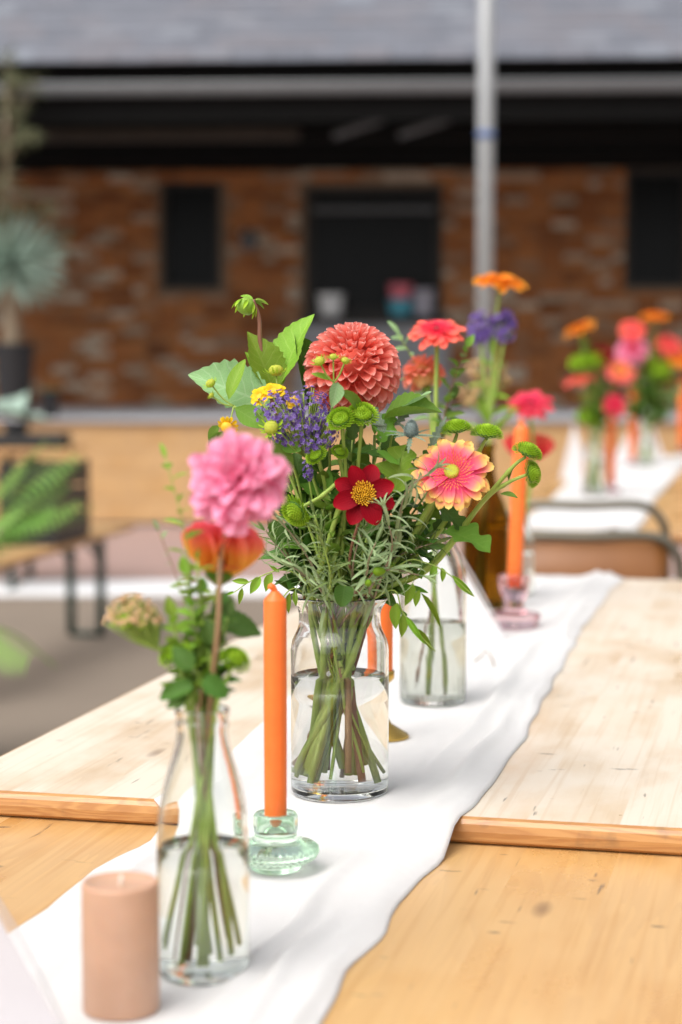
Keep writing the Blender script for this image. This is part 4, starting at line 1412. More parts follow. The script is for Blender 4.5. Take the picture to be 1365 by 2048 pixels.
leaf_px(T, 'dahlialeaf', 'l_fresh', J(550, 790, 0.015), J(507, 656, 0.01), 1.05, (0.55, -0.8, 0.2))
leaf_px(T, 'ovate', 'l_fresh', J(530, 760, 0.02), J(497, 700, 0.012), 0.9, (0.4, -0.8, 0.3))

# helenium sprays
def spray(label, heads, joint, via, leaves, seed):
    T, P_ = flw('helenium_spray', label, 'flower', VJ, joint, 0.0018, 0.0014, 's_green', via)
    for i, (p, R_, op) in enumerate(heads):
        ax = (p - joint).normalized() + V((0, -0.25, 0.35))
        MB().tube(spline([joint, joint.lerp(p, 0.5) + V((0, 0, -0.003)), p - ax.normalized() * R_ * 0.2], 5), 0.0009, 6).build('stalk', M['s_green'], T)
        helenium_bud(T, p, ax, R_, op, seed + i)
    for (kn, mt, a, b, w) in leaves:
        leaf_px(T, kn, mt, a, b, w, (RND.uniform(-0.5, 0.5), -0.8, 0.5))
    return T


spray('helenium spray with yellow-green button buds over the pale dahlia leaf', [(J(424, 770, -0.04), 10.5 * ks, False), (J(425, 792, -0.04), 6 * ks, False), (J(456, 852, -0.045), 13 * ks, True)], J(468, 812, -0.035), [J(560, 905, -0.02)],
      [('lance', 'l_fresh', J(458, 800, -0.035), J(480, 706, -0.03), 1.1), ('lance2', 'l_mid', J(470, 815, -0.04), J(535, 862, -0.04), 1.7), ('curlleaf', 'l_mid', J(448, 862, -0.04), J(396, 925, -0.04), 1.2), ('ovate', 'l_mid', J(440, 850, -0.035), J(412, 895, -0.03), 0.9)], 3)
spray('helenium spray with two round buds beside the violet statice', [(J(553, 748, -0.02), 16 * ks, False), (J(544, 858, -0.07), 15 * ks, False)], J(562, 880, -0.04), [J(600, 980, -0.02)],
      [('lance2', 'l_mid', J(560, 880, -0.05), J(602, 905, -0.05), 2.0), ('lance', 'l_mid', J(545, 880, -0.05), J(588, 935, -0.06), 1.6)], 9)
spray('helenium spray with three small buds in front of the ball dahlia', [(J(641, 726, -0.085), 11 * ks, False), (J(667, 717, -0.08), 8 * ks, False), (J(690, 724, -0.085), 8 * ks, False)], J(668, 765, -0.075), [J(660, 940, -0.03)],
      [('ovate', 'l_pale', J(676, 764, -0.075), J(667, 815, -0.085), 1.0), ('curlleaf', 'l_mid', J(678, 782, -0.07), J(760, 812, -0.075), 1.0), ('lance', 'l_fresh', J(664, 760, -0.075), J(628, 742, -0.085), 1.0)], 15)

# small yellow daisies
for i, (x, y, R_, lab, axx) in enumerate(((520, 793, 22, 'small orange-yellow daisy low on the left of the violet statice', (-0.5, -0.75, 0.5)), (548, 782, 24, 'small bright yellow daisy above the violet statice', (0.1, -0.6, 0.8)), (587, 806, 15, 'tiny yellow daisy nestled inside the violet statice', (-0.2, -0.8, 0.4)))):
    T, P_ = flw('yellow_daisy', lab, 'flower', VJ, J(x, y, -0.03), 0.0014, 0.0011, 's_green', [J(x + 40, 960, -0.01)])
    gerbera(T, J(x, y, -0.035 - 0.02 * (i == 2)), V(axx), R_ * ks, 'p_yellow', rows=((11, 1.0, 0.25), (9, 0.7, 0.5)), joined=True, seed=i + 60, filaments=False, eye='eye_yellow', eye_r=0.36)

# violet statice
T, P_ = flw('statice', 'violet statice cluster between pink dahlia and ball dahlia', 'flower', VJ, J(610, 900, -0.04), 0.002, 0.0015, 's_green')
for (x, y, rx, rz_, n) in ((560, 822, 52, 42, 130), (620, 818, 48, 44, 130), (590, 858, 55, 38, 130), (648, 858, 30, 40, 70), (625, 885, 26, 22, 45)):
    cluster(T, J(x, y, -0.05), rx * ks, 0.026, rz_ * ks, int(n * 1.5), 0.0027, 'p_purple', J(612, 915, -0.04), seed=x, shell=0.45)
T, P_ = flw('statice', 'small violet statice sprig tucked above the lime mum', 'flower', VJ, J(618, 955, -0.05), 0.0014, 0.001, 's_green')
cluster(T, J(617, 938, -0.055), 11 * ks, 0.006, 22 * ks, 40, 0.0028, 'p_purple', J(618, 960, -0.05), seed=77, shell=0.2)

# lime mums
mums = [(725, 832, -0.06, 31, (0.1, -0.55, 0.85), 'lime button mum under the ball dahlia, the larger of the pair', [J(715, 1000, -0.03)]),
        (683, 840, -0.065, 28, (-0.3, -0.6, 0.75), 'lime button mum under the ball dahlia, the smaller of the pair', [J(690, 1000, -0.03)]),
        (634, 912, -0.06, 22, (-0.5, -0.5, 0.7), 'small lime mum below the violet statice', [J(660, 1020, -0.03)]),
        (594, 1020, -0.09, 32, (-0.62, -0.55, -0.45), 'lime mum hanging downward left of the crimson dahlia', [J(650, 1110, -0.04), J(690, 965, -0.05), J(640, 995, -0.075)]),
        (680, 905, -0.05, 17, (0.3, -0.6, 0.7), 'tiny lime mum above the crimson dahlia', [J(690, 1000, -0.03)]),
        (914, 862, -0.03, 31, (-0.1, -0.05, 1.0), 'lime mum behind the pink and yellow gerbera, next to sea holly', [J(850, 1050, 0.0)]),
        (974, 872, -0.03, 32, (0.12, -0.05, 1.0), 'lime mum over the brown bottle neck', [J(880, 1060, 0.0), J(958, 905, -0.02)]),
        (1054, 908, -0.05, 30, (0.35, -0.15, 0.95), 'upper lime mum of the long branch crossing the orange candle', [J(860, 1130, 0.0), J(960, 1010, -0.03), J(1025, 935, -0.045)]),
        (1060, 948, -0.05, 27, (0.85, -0.35, 0.15), 'lower lime mum of the long branch crossing the orange candle', [J(862, 1135, 0.0), J(965, 1005, -0.03), J(1012, 968, -0.04)])]
for i, (x, y, dy, R_, axx, lab, via) in enumerate(mums):
    a = V(axx).normalized()
    T, P_ = flw('button_mum', lab, 'flower', VJ, J(x, y, dy) - a * 0.003, 0.0036, 0.0017, 's_green', via, 'lime button mums in the jar', nodes=3)
    santini(T, J(x, y, dy), a, R_ * ks, seed=i + 30)
    if i == 7:
        leaf_px(T, 'lobed', 'l_mid', J(890, 1062, -0.02), J(984, 1078, -0.05), 1.0, (0.1, -0.5, 0.85))
        leaf_px(T, 'lance', 'l_mid', J(1000, 988, -0.035), J(1034, 984, -0.05), 1.4, (0, -0.5, 0.85))
        leaf_px(T, 'lance', 'l_mid', J(1018, 962, -0.04), J(1022, 922, -0.045), 1.0, (-0.8, -0.5, 0.1))
    if i == 6:
        leaf_px(T, 'lobed', 'l_dark', J(872, 1005, -0.02), J(935, 1050, -0.03), 1.0, (0.2, -0.6, 0.6))
    if i == 5:
        leaf_px(T, 'lobed', 'l_mid', J(850, 1040, 0.0), J(882, 1000, -0.01), 1.0, (0.2, -0.8, 0.5))

# crimson single dahlia
h = J(727, 989, -0.10)
T, P_ = flw('single_dahlia', 'crimson single dahlia with yellow eye facing out of the bouquet', 'flower', VJ, h + V((0, 0.012, -0.004)), 0.0019, 0.0015, 's_red', [J(700, 1130, -0.05), J(722, 1030, -0.07)])
red_dahlia(T, h, (0.06, -0.96, 0.22), 63 * ks, seed=5)

# pink and yellow gerbera
h = J(904, 945, -0.07)
axg = V((-0.10, -0.88, 0.46))
T, P_ = flw('gerbera', 'large pink gerbera with yellow petal tips at the right of the bouquet', 'flower', VJ, h - axg.normalized() * 0.016, 0.0048, 0.0034, 's_green', [J(800, 1120, 0.0), J(862, 1010, -0.02)])
gerbera(T, h, axg, 79 * ks, 'p_bi', rows=((21, 1.0, 0.08), (20, 0.85, 0.2)), seed=11, eye='eye_lime', eye_r=0.19)

# sea holly
h = J(822, 872, -0.05)
T, P_ = flw('sea_holly', 'grey-blue sea holly with spiny bracts between mums and gerbera', 'flower', VJ, h, 0.0017, 0.0014, 's_dark', [J(780, 1000, 0.0)])
thistle(T, h, (0.05, -0.3, 0.95), 17 * ks, 3)
for a, b, w in (((770, 880), (745, 800), 1.0), ((790, 850), (838, 800), 1.0), ((775, 850), (740, 845), 1.0), ((860, 900), (890, 830), 0.9)):
    leaf_px(T, 'spike', 'l_holly', J(*a, -0.03), J(*b, -0.03), 1.5, (RND.uniform(-0.4, 0.4), -0.7, 0.6), 'bract')
# folded grey leaf over it
T, P_ = flw('dahlia_foliage', 'folded grey-green leaf arching over the sea holly', 'foliage', VJ, J(790, 840, -0.03), 0.0016, 0.0012, 's_green', [J(760, 1000, 0.0)])
leaf_px(T, 'dahlialeaf_folded', 'l_mid', J(768, 838, -0.03), J(882, 812, -0.05), 0.7, (0.0, -0.5, 0.9))
leaf_px(T, 'lance2', 'l_pale', J(800, 815, -0.03), J(872, 800, -0.05), 1.5, (0.0, -0.3, 0.95))
leaf_px(T, 'lobed', 'l_fresh', J(790, 985, -0.04), J(805, 888, -0.05), 1.15, (-0.2, -0.9, 0.3))
leaf_px(T, 'lance2', 'l_mid', J(800, 930, -0.05), J(745, 912, -0.06), 1.5, (0, -0.5, 0.85))

# leafy filler stems
def filler(label, tip, mat, kname, n, L, via=None, smat='s_green', spread=1.0, t0=0.45, seed=1, vessel=VJ, r=0.0015, cat='foliage', wf=1.0, name='leafy_stem', group=None, short=False):
    rr = random.Random(seed)
    T, P_ = flw(name, label, cat, vessel, tip, r, r * 0.5, smat, via, group, short=short)
    m = len(P_)
    for i in range(n):
        f = t0 + (1 - t0) * (i + 0.5) / n
        k_ = min(m - 2, int(f * (m - 1)))
        p = P_[k_]
        d = (P_[k_ + 1] - P_[k_]).normalized()
        o = d.orthogonal().normalized()
        o.rotate(Matrix.Rotation(i * 2.4 + rr.uniform(-0.4, 0.4), 3, d))
        dd = (d * rr.uniform(0.2, 0.8) + o * spread)
        l = L * rr.uniform(0.7, 1.2) * (1.1 - 0.4 * (i / n))
        kn = kname if isinstance(kname, str) else kname[i % len(kname)]
        put(T, kn, mat, frame(dd, d * 0.5 + V((0, -0.5, 0.7)), p, l * wf, l, l), 'leaf')
    kn = kname if isinstance(kname, str) else kname[0]
    put(T, kn, mat, frame(P_[-1] - P_[-3], V((0, -0.7, 0.7)), P_[-1], L * 0.8 * wf, L * 0.8, L * 0.8), 'leaf')
    return T


fl = [('dark leafy stem behind the pink dahlia', (548, 985, 0.03), 'l_dark', ('ovate', 'ovate2'), 8, 0.032),
      ('dark leafy stem below the violet statice', (600, 955, 0.02), 'l_dark', ('lobed', 'ovate'), 9, 0.034),
      ('green leafy stem rising behind the crimson dahlia', (700, 905, 0.0), 'l_mid', ('lance2', 'lobed'), 10, 0.034),
      ('dark leafy stem between crimson dahlia and sea holly', (770, 915, 0.01), 'l_dark', ('lobed', 'spike'), 10, 0.036),
      ('green leafy stem behind the pink and yellow gerbera', (855, 985, 0.02), 'l_mid', ('lobed', 'lance2'), 9, 0.036),
      ('dark leafy stem low on the right of the bouquet', (868, 1060, 0.0), 'l_dark', ('lobed', 'lance'), 8, 0.034),
      ('dark leafy stem in the middle below the crimson dahlia', (735, 1075, -0.04), 'l_dark', ('ovate', 'ivy'), 9, 0.026),
      ('dark leafy stem low on the left of the bouquet', (565, 1085, 0.0), 'l_dark', ('ovate', 'lance2'), 9, 0.036),
      ('fresh leafy stem left of the crimson dahlia', (660, 985, -0.04), 'l_mid', ('lance', 'ovate2'), 9, 0.030),
      ('green leafy stem in the heart of the bouquet', (690, 1040, 0.03), 'l_dark', ('lobed', 'ovate2'), 10, 0.036),
      ('dark leafy stem behind the jar rim', (800, 1090, 0.04), 'l_dark', ('ovate2', 'lance2'), 9, 0.034),
      ('green leafy stem behind the violet statice', (640, 890, 0.03), 'l_mid', ('lance2', 'ovate'), 9, 0.034),
      ('pale leafy stem behind the lime mums', (750, 870, 0.03), 'l_mid', ('lance', 'spike'), 9, 0.034),
      ('dark broad-leaved stem left of the silver sprigs', (575, 1030, 0.02), 'l_dark', ('ovate2', 'lance2'), 9, 0.042),
      ('dark broad-leaved stem under the violet statice', (640, 945, 0.01), 'l_dark', ('ovate2', 'lobed'), 10, 0.042),
      ('dark broad-leaved stem right of the crimson dahlia', (800, 985, 0.02), 'l_dark', ('lobed', 'ovate2'), 10, 0.044),
      ('mid-green broad-leaved stem under the lime mum pair', (715, 940, 0.02), 'l_mid', ('ovate2', 'lance2'), 10, 0.042),
      ('mid-green broad-leaved stem below the pink and yellow gerbera', (850, 1075, 0.02), 'l_mid', ('lobed', 'lance2'), 10, 0.042),
      ('dark broad-leaved stem just above the jar mouth', (650, 1095, 0.02), 'l_dark', ('ovate2', 'lobed'), 10, 0.044),
      ('dark broad-leaved stem above the jar mouth on the right', (745, 1095, 0.02), 'l_dark', ('lance2', 'lobed'), 10, 0.044)]
for i, (lab, (x, y, dy), mt, kn, n, L) in enumerate(fl):
    filler(lab, J(x, y, dy), mt, kn, n + 9, L * 1.1, None, ('s_green', 's_dark', 's_green', 's_brown')[i % 4], 1.0, 0.5, 100 + i, r=(0.0034, 0.0022, 0.0028)[i % 3], short=i % 5 != 0)

# needle foliage: silver lavender and rosemary
up_f = [('leafy stem with broad leaves just below the violet statice', (640, 900, -0.02), 'l_mid', ('ovate2', 'lance2'), 0.04),
        ('leafy stem with broad leaves between the lime mum pair and crimson dahlia', (705, 880, -0.02), 'l_dark', ('lobed', 'ovate2'), 0.04),
        ('leafy stem with lobed leaves left of the sea holly', (762, 885, -0.03), 'l_mid', ('lobed', 'spike'), 0.042),
        ('leafy stem with lance leaves beside the hanging lime mum', (575, 965, -0.01), 'l_mid', ('lance2', 'ovate'), 0.04),
        ('leafy stem with lobed leaves left of the pink and yellow gerbera', (835, 955, -0.01), 'l_dark', ('lobed', 'lance2'), 0.042),
        ('leafy stem with dark leaves behind the hanging lime mum', (620, 985, 0.0), 'l_dark', ('ovate2', 'lance2'), 0.042)]
for i, (lab, (x, y, dy), mt, kn, L) in enumerate(up_f):
    filler(lab, J(x, y, dy), mt, kn, 12, L, None, 's_green', 1.1, 0.62, 150 + i, r=0.0018, short=True)


def needles(name, label, pts, mat, kname, n, L, smat, seed, T=None, t0=0.0, r=0.0014, spread=0.9):
    rr = random.Random(seed)
    path = VJ.path(pts[0], True, seed % 4 != 0)
    pp_ = path[:2] + pts
    T = thing(name, label, 'foliage', pp_[0])
    P_ = stem(T, pp_, r * 1.2, r * 0.5, smat)
    m = len(P_)
    kstart = int(m * 0.36)
    mb = MB()
    for i in range(n):
        f = (i + 0.5) / n
        x = kstart + f * (m - 1 - kstart)
        k_ = min(m - 2, int(x))
        p = P_[k_].lerp(P_[k_ + 1], x - k_)
        d = (P_[k_ + 1] - P_[k_]).normalized()
        o = d.orthogonal().normalized()
        o.rotate(Matrix.Rotation(i * 2.4 + rr.uniform(-0.5, 0.5), 3, d))
        l = L * rr.uniform(0.65, 1.15) * (1.0 if f < 0.8 else 1.25 - 0.35 * f)
        dd = d * rr.uniform(0.35, 0.9) + o * spread
        mb.merge(KEYS[kname], frame(dd, d if rr.random() < 0.7 else -d, p, l * 1.2, l, l))
    for i in range(7):
        d = (P_[-1] - P_[-3]).normalized()
        o = d.orthogonal().normalized(); o.rotate(Matrix.Rotation(i * 2.4, 3, d))
        mb.merge(KEYS[kname], frame(d + o * 0.35, o, P_[-1], L * 0.9, L * 0.8, L * 0.8))
    mb.build('needles', M[mat], T)
    return T


needles('lavender_foliage', 'silver needled sprig leaning out on the left below the lime mum', [J(640, 1160, -0.05), J(600, 1090, -0.06), J(555, 1035, -0.06)], 'l_silver', 'needle_curl', 34, 0.036, 's_wood', 1)
needles('lavender_foliage', 'silver needled sprig spreading left over the jar rim', [J(645, 1185, -0.06), J(610, 1150, -0.07), J(545, 1110, -0.08)], 'l_silver', 'needle_curl', 32, 0.034, 's_wood', 2)
needles('lavender_foliage', 'silver needled sprig rising between crimson dahlia and gerbera', [J(775, 1130, -0.06), J(795, 1060, -0.08), J(812, 985, -0.10), J(858, 945, -0.11)], 'l_silver', 'needle_curl', 38, 0.034, 's_wood', 3)
needles('lavender_foliage', 'silver needled sprig low at the right over the jar rim', [J(740, 1180, -0.06), J(775, 1140, -0.08), J(838, 1150, -0.08)], 'l_silver', 'needle_curl', 30, 0.032, 's_wood', 4)
needles('lavender_foliage', 'short silver needled tuft below the crimson dahlia', [J(728, 1160, -0.08), J(738, 1120, -0.10), J(752, 1085, -0.11)], 'l_silver', 'needle', 30, 0.030, 's_wood', 5)
needles('lavender_foliage', 'silver needled sprig curling beside the crimson dahlia', [J(765, 1150, -0.07), J(785, 1090, -0.10), J(772, 1030, -0.11)], 'l_silver', 'needle_curl', 24, 0.034, 's_wood', 6)
needles('rosemary', 'upright rosemary sprig with stiff green needles left of centre', [J(662, 1160, -0.09), J(650, 1100, -0.105), J(630, 1030, -0.11)], 'l_rosemary', 'needle', 64, 0.022, 's_green', 7)
needles('rosemary', 'dark rosemary sprig in the shade under the crimson dahlia', [J(705, 1150, -0.05), J(715, 1090, -0.06), J(735, 1045, -0.06)], 'l_rosemary', 'needle', 54, 0.022, 's_wood', 8)
needles('rosemary', 'rosemary sprig leaning left behind the orange candle', [J(620, 1170, -0.02), J(570, 1110, -0.03), J(530, 1060, -0.03)], 'l_rosemary', 'needle', 54, 0.024, 's_wood', 9)
needles('rosemary', 'rosemary sprig leaning right below the long mum branch', [J(740, 1160, 0.0), J(800, 1110, -0.01), J(870, 1085, -0.02)], 'l_rosemary', 'needle', 50, 0.024, 's_wood', 10)

# trailing jasmine
def trail(label, pts, leaves, seed, mat='l_fresh'):
    rr = random.Random(seed)
    path = VJ.path(pts[0], True, seed % 4 != 0)
    pp_ = path[:2] + pts
    T = thing('trailing_vine', label, 'foliage', pp_[0])
    P_ = stem(T, pp_, 0.0011, 0.0005, 's_green')
    for (a, b, w) in leaves:
        leaf_px(T, 'ovate', mat, a, b, w * 0.8, (rr.uniform(-0.4, 0.4), -0.9, 0.3))
    return T


D = -0.07
trail('vine tendril hanging right from the jar rim with pointed leaflets', [J(784, 1180, D), J(806, 1225, D), J(840, 1270, D), J(872, 1303, D)],
      [(J(795, 1205, D), J(788, 1262, D), 0.9), (J(805, 1228, D), J(807, 1278, D), 0.85), (J(828, 1255, D), J(872, 1303, D), 0.45), (J(812, 1232, D), J(850, 1290, D - 0.01), 0.4)], 1)
trail('vine tendril crossing in front of the ribbed bottle', [J(800, 1130, D), J(850, 1125, D), J(900, 1150, D), J(948, 1192, D)],
      [(J(868, 1128, D), J(864, 1165, D), 0.95), (J(884, 1135, D), J(888, 1166, D), 0.9), (J(905, 1150, D), J(952, 1198, D), 0.45), (J(840, 1180, D), J(828, 1215, D), 0.9), (J(826, 1165, D), J(812, 1216, D), 0.8), (J(842, 1185, D), J(890, 1258, D), 0.3)], 2)
trail('vine tendril reaching left past the orange candle', [J(620, 1170, -0.03), J(570, 1140, -0.03), J(510, 1158, -0.03), J(468, 1185, -0.03)],
      [(J(545, 1146, -0.03), J(528, 1185, -0.03), 0.95), (J(522, 1152, -0.03), J(498, 1190, -0.03), 0.9), (J(500, 1165, -0.03), J(462, 1160, -0.03), 0.7), (J(485, 1175, -0.03), J(478, 1212, -0.03), 0.6), (J(470, 1184, -0.03), J(450, 1190, -0.03), 0.6), (J(560, 1145, -0.03), J(536, 1128, -0.03), 0.5)], 3)
trail('vine tendril drooping between the orange candle and the jar', [J(605, 1185, -0.03), J(580, 1180, -0.04), J(555, 1215, -0.04), J(540, 1250, -0.04)],
      [(J(580, 1185, -0.04), J(575, 1230, -0.04), 0.6), (J(560, 1205, -0.04), J(530, 1240, -0.03), 0.4), (J(590, 1180, -0.05), J(592, 1215, -0.05), 0.7)], 4)
# ivy leaf and small buds at the rim
T, P_ = flw('ivy_stem', 'single heart-shaped ivy leaf hanging over the front of the jar rim', 'foliage', VJ, J(690, 1172, -0.075), 0.0012, 0.0009, 's_green', [J(700, 1184, -0.05)])
leaf_px(T, 'ivy', 'l_dark', J(690, 1172, -0.075), J(684, 1212, -0.085), 0.9, (0.05, -0.95, 0.3))
T, P_ = flw('bud_stem', 'pair of small greenish buds on a dark stem above the jar rim', 'flower bud', VJ, J(752, 1135, -0.09), 0.0012, 0.0009, 's_red', [J(722, 1180, -0.06)])
for (x, y, axx, R_) in ((757, 1143, (0.95, -0.2, 0.1), 12), (737, 1166, (0.2, -0.9, 0.2), 9)):
    b_ = MB().lathe([(0, -R_ * ks), (R_ * ks * 0.7, -R_ * ks * 0.5), (R_ * ks * 0.8, 0.0), (R_ * ks * 0.5, R_ * ks * 0.9), (0, R_ * ks * 1.3)], (0, 0, 0), 12)
    Hb = zframe(axx, J(x, y, -0.10)); b_.v = [Hb @ q for q in b_.v]
    b_.build('bud', M['p_santini'], T)

# ------------------------------------------------------------------ ribbed bottle behind the jar
def Q(px, py, dy=0.0): return at(px, py, b2.y + dy)
k2 = b2.y / F
ax = V((-0.05, -0.45, 0.89))
h = Q(874, 662)
T, P_ = flw('gerbera', 'coral gerbera standing tall behind the ball dahlia', 'flower', V2, h - ax * 0.012, 0.0032, 0.003, 's_green', [Q(872, 850)])
gerbera(T, h, ax, 59 * k2, 'p_coral', inner='p_hot', eye='eye_dark', seed=21, rows=((20, 1.0, 0.05), (18, 0.82, 0.14)), eye_r=0.10)
ax = V((-0.25, 0.35, 0.9))
h = Q(848, 752, 0.03)
T, P_ = flw('zinnia', 'soft coral zinnia seen from behind below the coral gerbera', 'flower', V2, h - ax * 0.012, 0.0022, 0.002, 's_green', [Q(866, 860, 0.01)])
sph_head(T, h, ax, 46 * k2, 60, ['deco0', 'deco1'], 'p_zinnia', 1.7, (0.5, 0.7), wf=1.0, tilt=0.2, seed=3)
filler('red-stemmed sprig with small round leaves right of the coral gerbera', Q(935, 695), 'l_mid', ('ovate', 'ovate2'), 18, 0.026, [Q(885, 870), Q(905, 770)], 's_red', 1.0, 0.42, 44, V2, 0.0013)
filler('airy pale sprig behind the ball dahlia', Q(800, 672, 0.04), 'l_pale', ('lance', 'ovate'), 12, 0.035, [Q(862, 860, 0.02), Q(835, 740, 0.04)], 's_green', 1.0, 0.5, 45, V2, 0.0013)
filler('leafy sprig low behind the sea holly', Q(905, 800, 0.03), 'l_dark', ('ovate', 'lance2'), 14, 0.030, [Q(880, 900, 0.02)], 's_red', 1.0, 0.45, 46, V2, 0.0013)

# ------------------------------------------------------------------ brown bottle
def A_(px, py, dy=0.0): return at(px, py, ab.y + dy)
k3 = ab.y / F
h = A_(1001, 566); ax = V((0.13, -0.20, 0.97))
T, P_ = flw('gerbera', 'orange gerbera seen edge-on, the tallest flower', 'flower', VA, h - ax * 0.014, 0.0036, 0.003, 's_green', [A_(978, 860), A_(992, 660)])
gerbera(T, h, ax, 56 * k3, 'p_orange', inner='p_orange', eye='eye_yellow', seed=31, joined=True)
for (x, y, rx, rz_, lab) in ((963, 655, 26, 34, 'violet stock spike left of the orange gerbera stem'), (1008, 652, 22, 33, 'violet stock spike right of the orange gerbera stem')):
    T, P_ = flw('stock', lab, 'flower', VA, A_(x, y + 30), 0.003, 0.0026, 's_green', [A_(978, 850)])
    cluster(T, A_(x, y), rx * k3, 0.022, rz_ * k3, 80, 0.0085, 'p_purple', A_(x, y + 36), seed=x, shell=0.35)
T, P_ = flw('sedum', 'tan sedum head behind the violet stock stems', 'flower', VA, A_(975, 800, 0.03), 0.0022, 0.0018, 's_green', [A_(976, 860, 0.01)])
for (x, y, rx, rz_) in ((955, 738, 26, 24), (1000, 750, 26, 32), (975, 770, 34, 24), (945, 790, 30, 25)):
    cluster(T, A_(x, y, 0.04), rx * k3, 0.025, rz_ * k3, 60, 0.0052, 'p_tan', A_(972, 830, 0.03), seed=x + 3, shell=0.4)
filler('light green leafy stem among the violet stock', A_(985, 715, 0.02), 'l_fresh', ('lance2', 'lance'), 12, 0.06, [A_(978, 850, 0.01)], 's_green', 1.0, 0.5, 51, VA, 0.002)

# ------------------------------------------------------------------ small bottle
def Z_(px, py, dy=0.0): return at(px, py, sb.y + dy)
k4 = sb.y / F
h = Z_(1062, 808); ax = V((-0.05, -0.50, 0.86))
T, P_ = flw('gerbera', 'hot pink gerbera with dark eye above the leaning orange candle', 'flower', VS, h - ax * 0.012, 0.0034, 0.003, 's_green', [Z_(1066, 930)])
gerbera(T, h, ax, 48 * k4, 'p_hot', inner='p_hot', eye='eye_dark', seed=41, joined=True, eye_r=0.12)
h = Z_(1056, 918, 0.05); ax = V((0.08, -0.1, 0.98))
T, P_ = flw('tulip', 'coral cup-shaped flower below the hot pink gerbera', 'flower', VS, h - ax * 0.02, 0.0032, 0.003, 's_green', [Z_(1052, 985, 0.03)])
gerbera(T, h, ax, 56 * k4, 'p_coral', inner='p_hot', eye='eye_dark', seed=43, joined=True, raise_=1.1, keys=('cup0',), rows=((7, 1.0, 0.0), (6, 0.95, 0.12)), filaments=False)

# ------------------------------------------------------------------ milk bottle in front
def FQ(px, py, dy=0.0): return at(px, py, fc.y + dy)
k5 = fc.y / F
h = FQ(474, 962, -0.02); ax = V((-0.32, -0.84, 0.44)).normalized()
T, P_ = flw('pink_dahlia', 'big soft pink dahlia leaning out of the milk bottle', 'flower', VF, h - ax * 0.03, 0.0026, 0.0022, 's_brown', [FQ(436, 1260, 0.0), FQ(447, 1090, 0.02)])
deco_dahlia(T, h, ax, 110 * k5, 'p_pink', 8)
h = FQ(440, 1144, 0.045); ax = V((0.12, -0.02, 1.0))
T, P_ = flw('flame_gerbera', 'flame orange and yellow cupped flower behind the pink dahlia', 'flower', VF, h - ax * 0.014, 0.0026, 0.0024, 's_green', [FQ(420, 1290, 0.01)])
gerbera(T, h, ax, 108 * k5, 'p_flame', inner='p_flame', eye='eye_yellow', seed=52, rows=((8, 1.0, 0.0), (7, 0.92, 0.15)), raise_=1.13, keys=('cup0',))
T, P_ = flw('sedum', 'tan and green sedum head arching left from the milk bottle', 'flower', VF, FQ(300, 1290), 0.0020, 0.0017, 's_green', [FQ(395, 1345, 0.0)])
cluster(T, FQ(266, 1262, 0.0), 62 * k5, 0.022, 76 * k5, 300, 0.0021, 'p_tan', FQ(315, 1300), seed=12, shell=0.80, up=0.62)
cluster(T, FQ(266, 1258, 0.0), 50 * k5, 0.018, 60 * k5, 160, 0.0019, 'p_santini', FQ(318, 1302), seed=13, shell=0.7, up=0.55, part='green_buds')
for (x, y, R_, axx, lab) in ((352, 1312, 34, (-0.4, -0.3, 0.85), 'lime mum low on the left of the milk bottle mouth'), (470, 1322, 32, (0.5, -0.4, 0.75), 'lime mum low on the right of the milk bottle mouth')):
    T, P_ = flw('button_mum', lab, 'flower', VF, FQ(x, y), 0.0018, 0.0015, 's_green')
    santini(T, FQ(x, y), axx, R_ * k5, seed=x)
filler('bushy leafy stem rising from the milk bottle', FQ(372, 1150, 0.02), 'l_fresh', ('ovate', 'ovate2'), 32, 0.021, None, 's_green', 1.0, 0.36, 61, VF, 0.0022)
filler('second bushy stem behind the pink dahlia stem', FQ(405, 1190, 0.03), 'l_mid', ('ovate', 'lance'), 28, 0.021, None, 's_green', 1.0, 0.36, 62, VF, 0.0024)
filler('bright leafy stem low at the left of the milk bottle mouth', FQ(345, 1235, 0.0), 'l_fresh', ('ovate', 'ovate2'), 16, 0.022, None, 's_green', 1.0, 0.42, 65, VF, 0.002)
filler('dark leafy stem low at the right of the milk bottle mouth', FQ(455, 1235, 0.01), 'l_dark', ('ovate', 'ovate2'), 16, 0.022, None, 's_green', 1.0, 0.42, 66, VF, 0.002)
filler('bright leafy stem under the flame flower', FQ(395, 1120, 0.02), 'l_fresh', ('lance', 'ovate'), 20, 0.020, None, 's_green', 1.0, 0.5, 67, VF, 0.0016)
filler('thin wispy stem standing left of the pink dahlia', FQ(332, 918, 0.02), 'l_fresh', ('lance', 'ovate'), 12, 0.018, [FQ(395, 1330, 0.02), FQ(372, 1080, 0.02)], 's_green', 0.8, 0.55, 63, VF, 0.001)
filler('thin pale sprig beside the sedum head', FQ(318, 1062, 0.04), 'l_pale', ('lance',), 9, 0.014, [FQ(395, 1330, 0.03), FQ(362, 1180, 0.04)], 's_brown', 0.8, 0.5, 64, VF, 0.0008)
T, P_ = flw('ivy_stem', 'short dark ivy stem spilling over the milk bottle mouth', 'foliage', VF, FQ(405, 1370, -0.02), 0.0014, 0.001, 's_brown')
for kn, a, b, w, dy in (('ivy', (405, 1362), (462, 1390), 0.7, -0.03), ('ivy', (385, 1372), (312, 1392), 0.5, -0.02), ('ovate', (385, 1340), (345, 1290), 1.2, -0.02), ('ovate', (420, 1290), (415, 1235), 1.2, 0.0), ('ovate', (440, 1250), (452, 1180), 1.0, 0.02), ('lance2', (380, 1390), (335, 1420), 1.4, -0.02)):
    leaf_px(T, kn, 'l_dark', FQ(*a, dy), FQ(*b, dy), w, (RND.uniform(-0.3, 0.3), -0.8, 0.5))
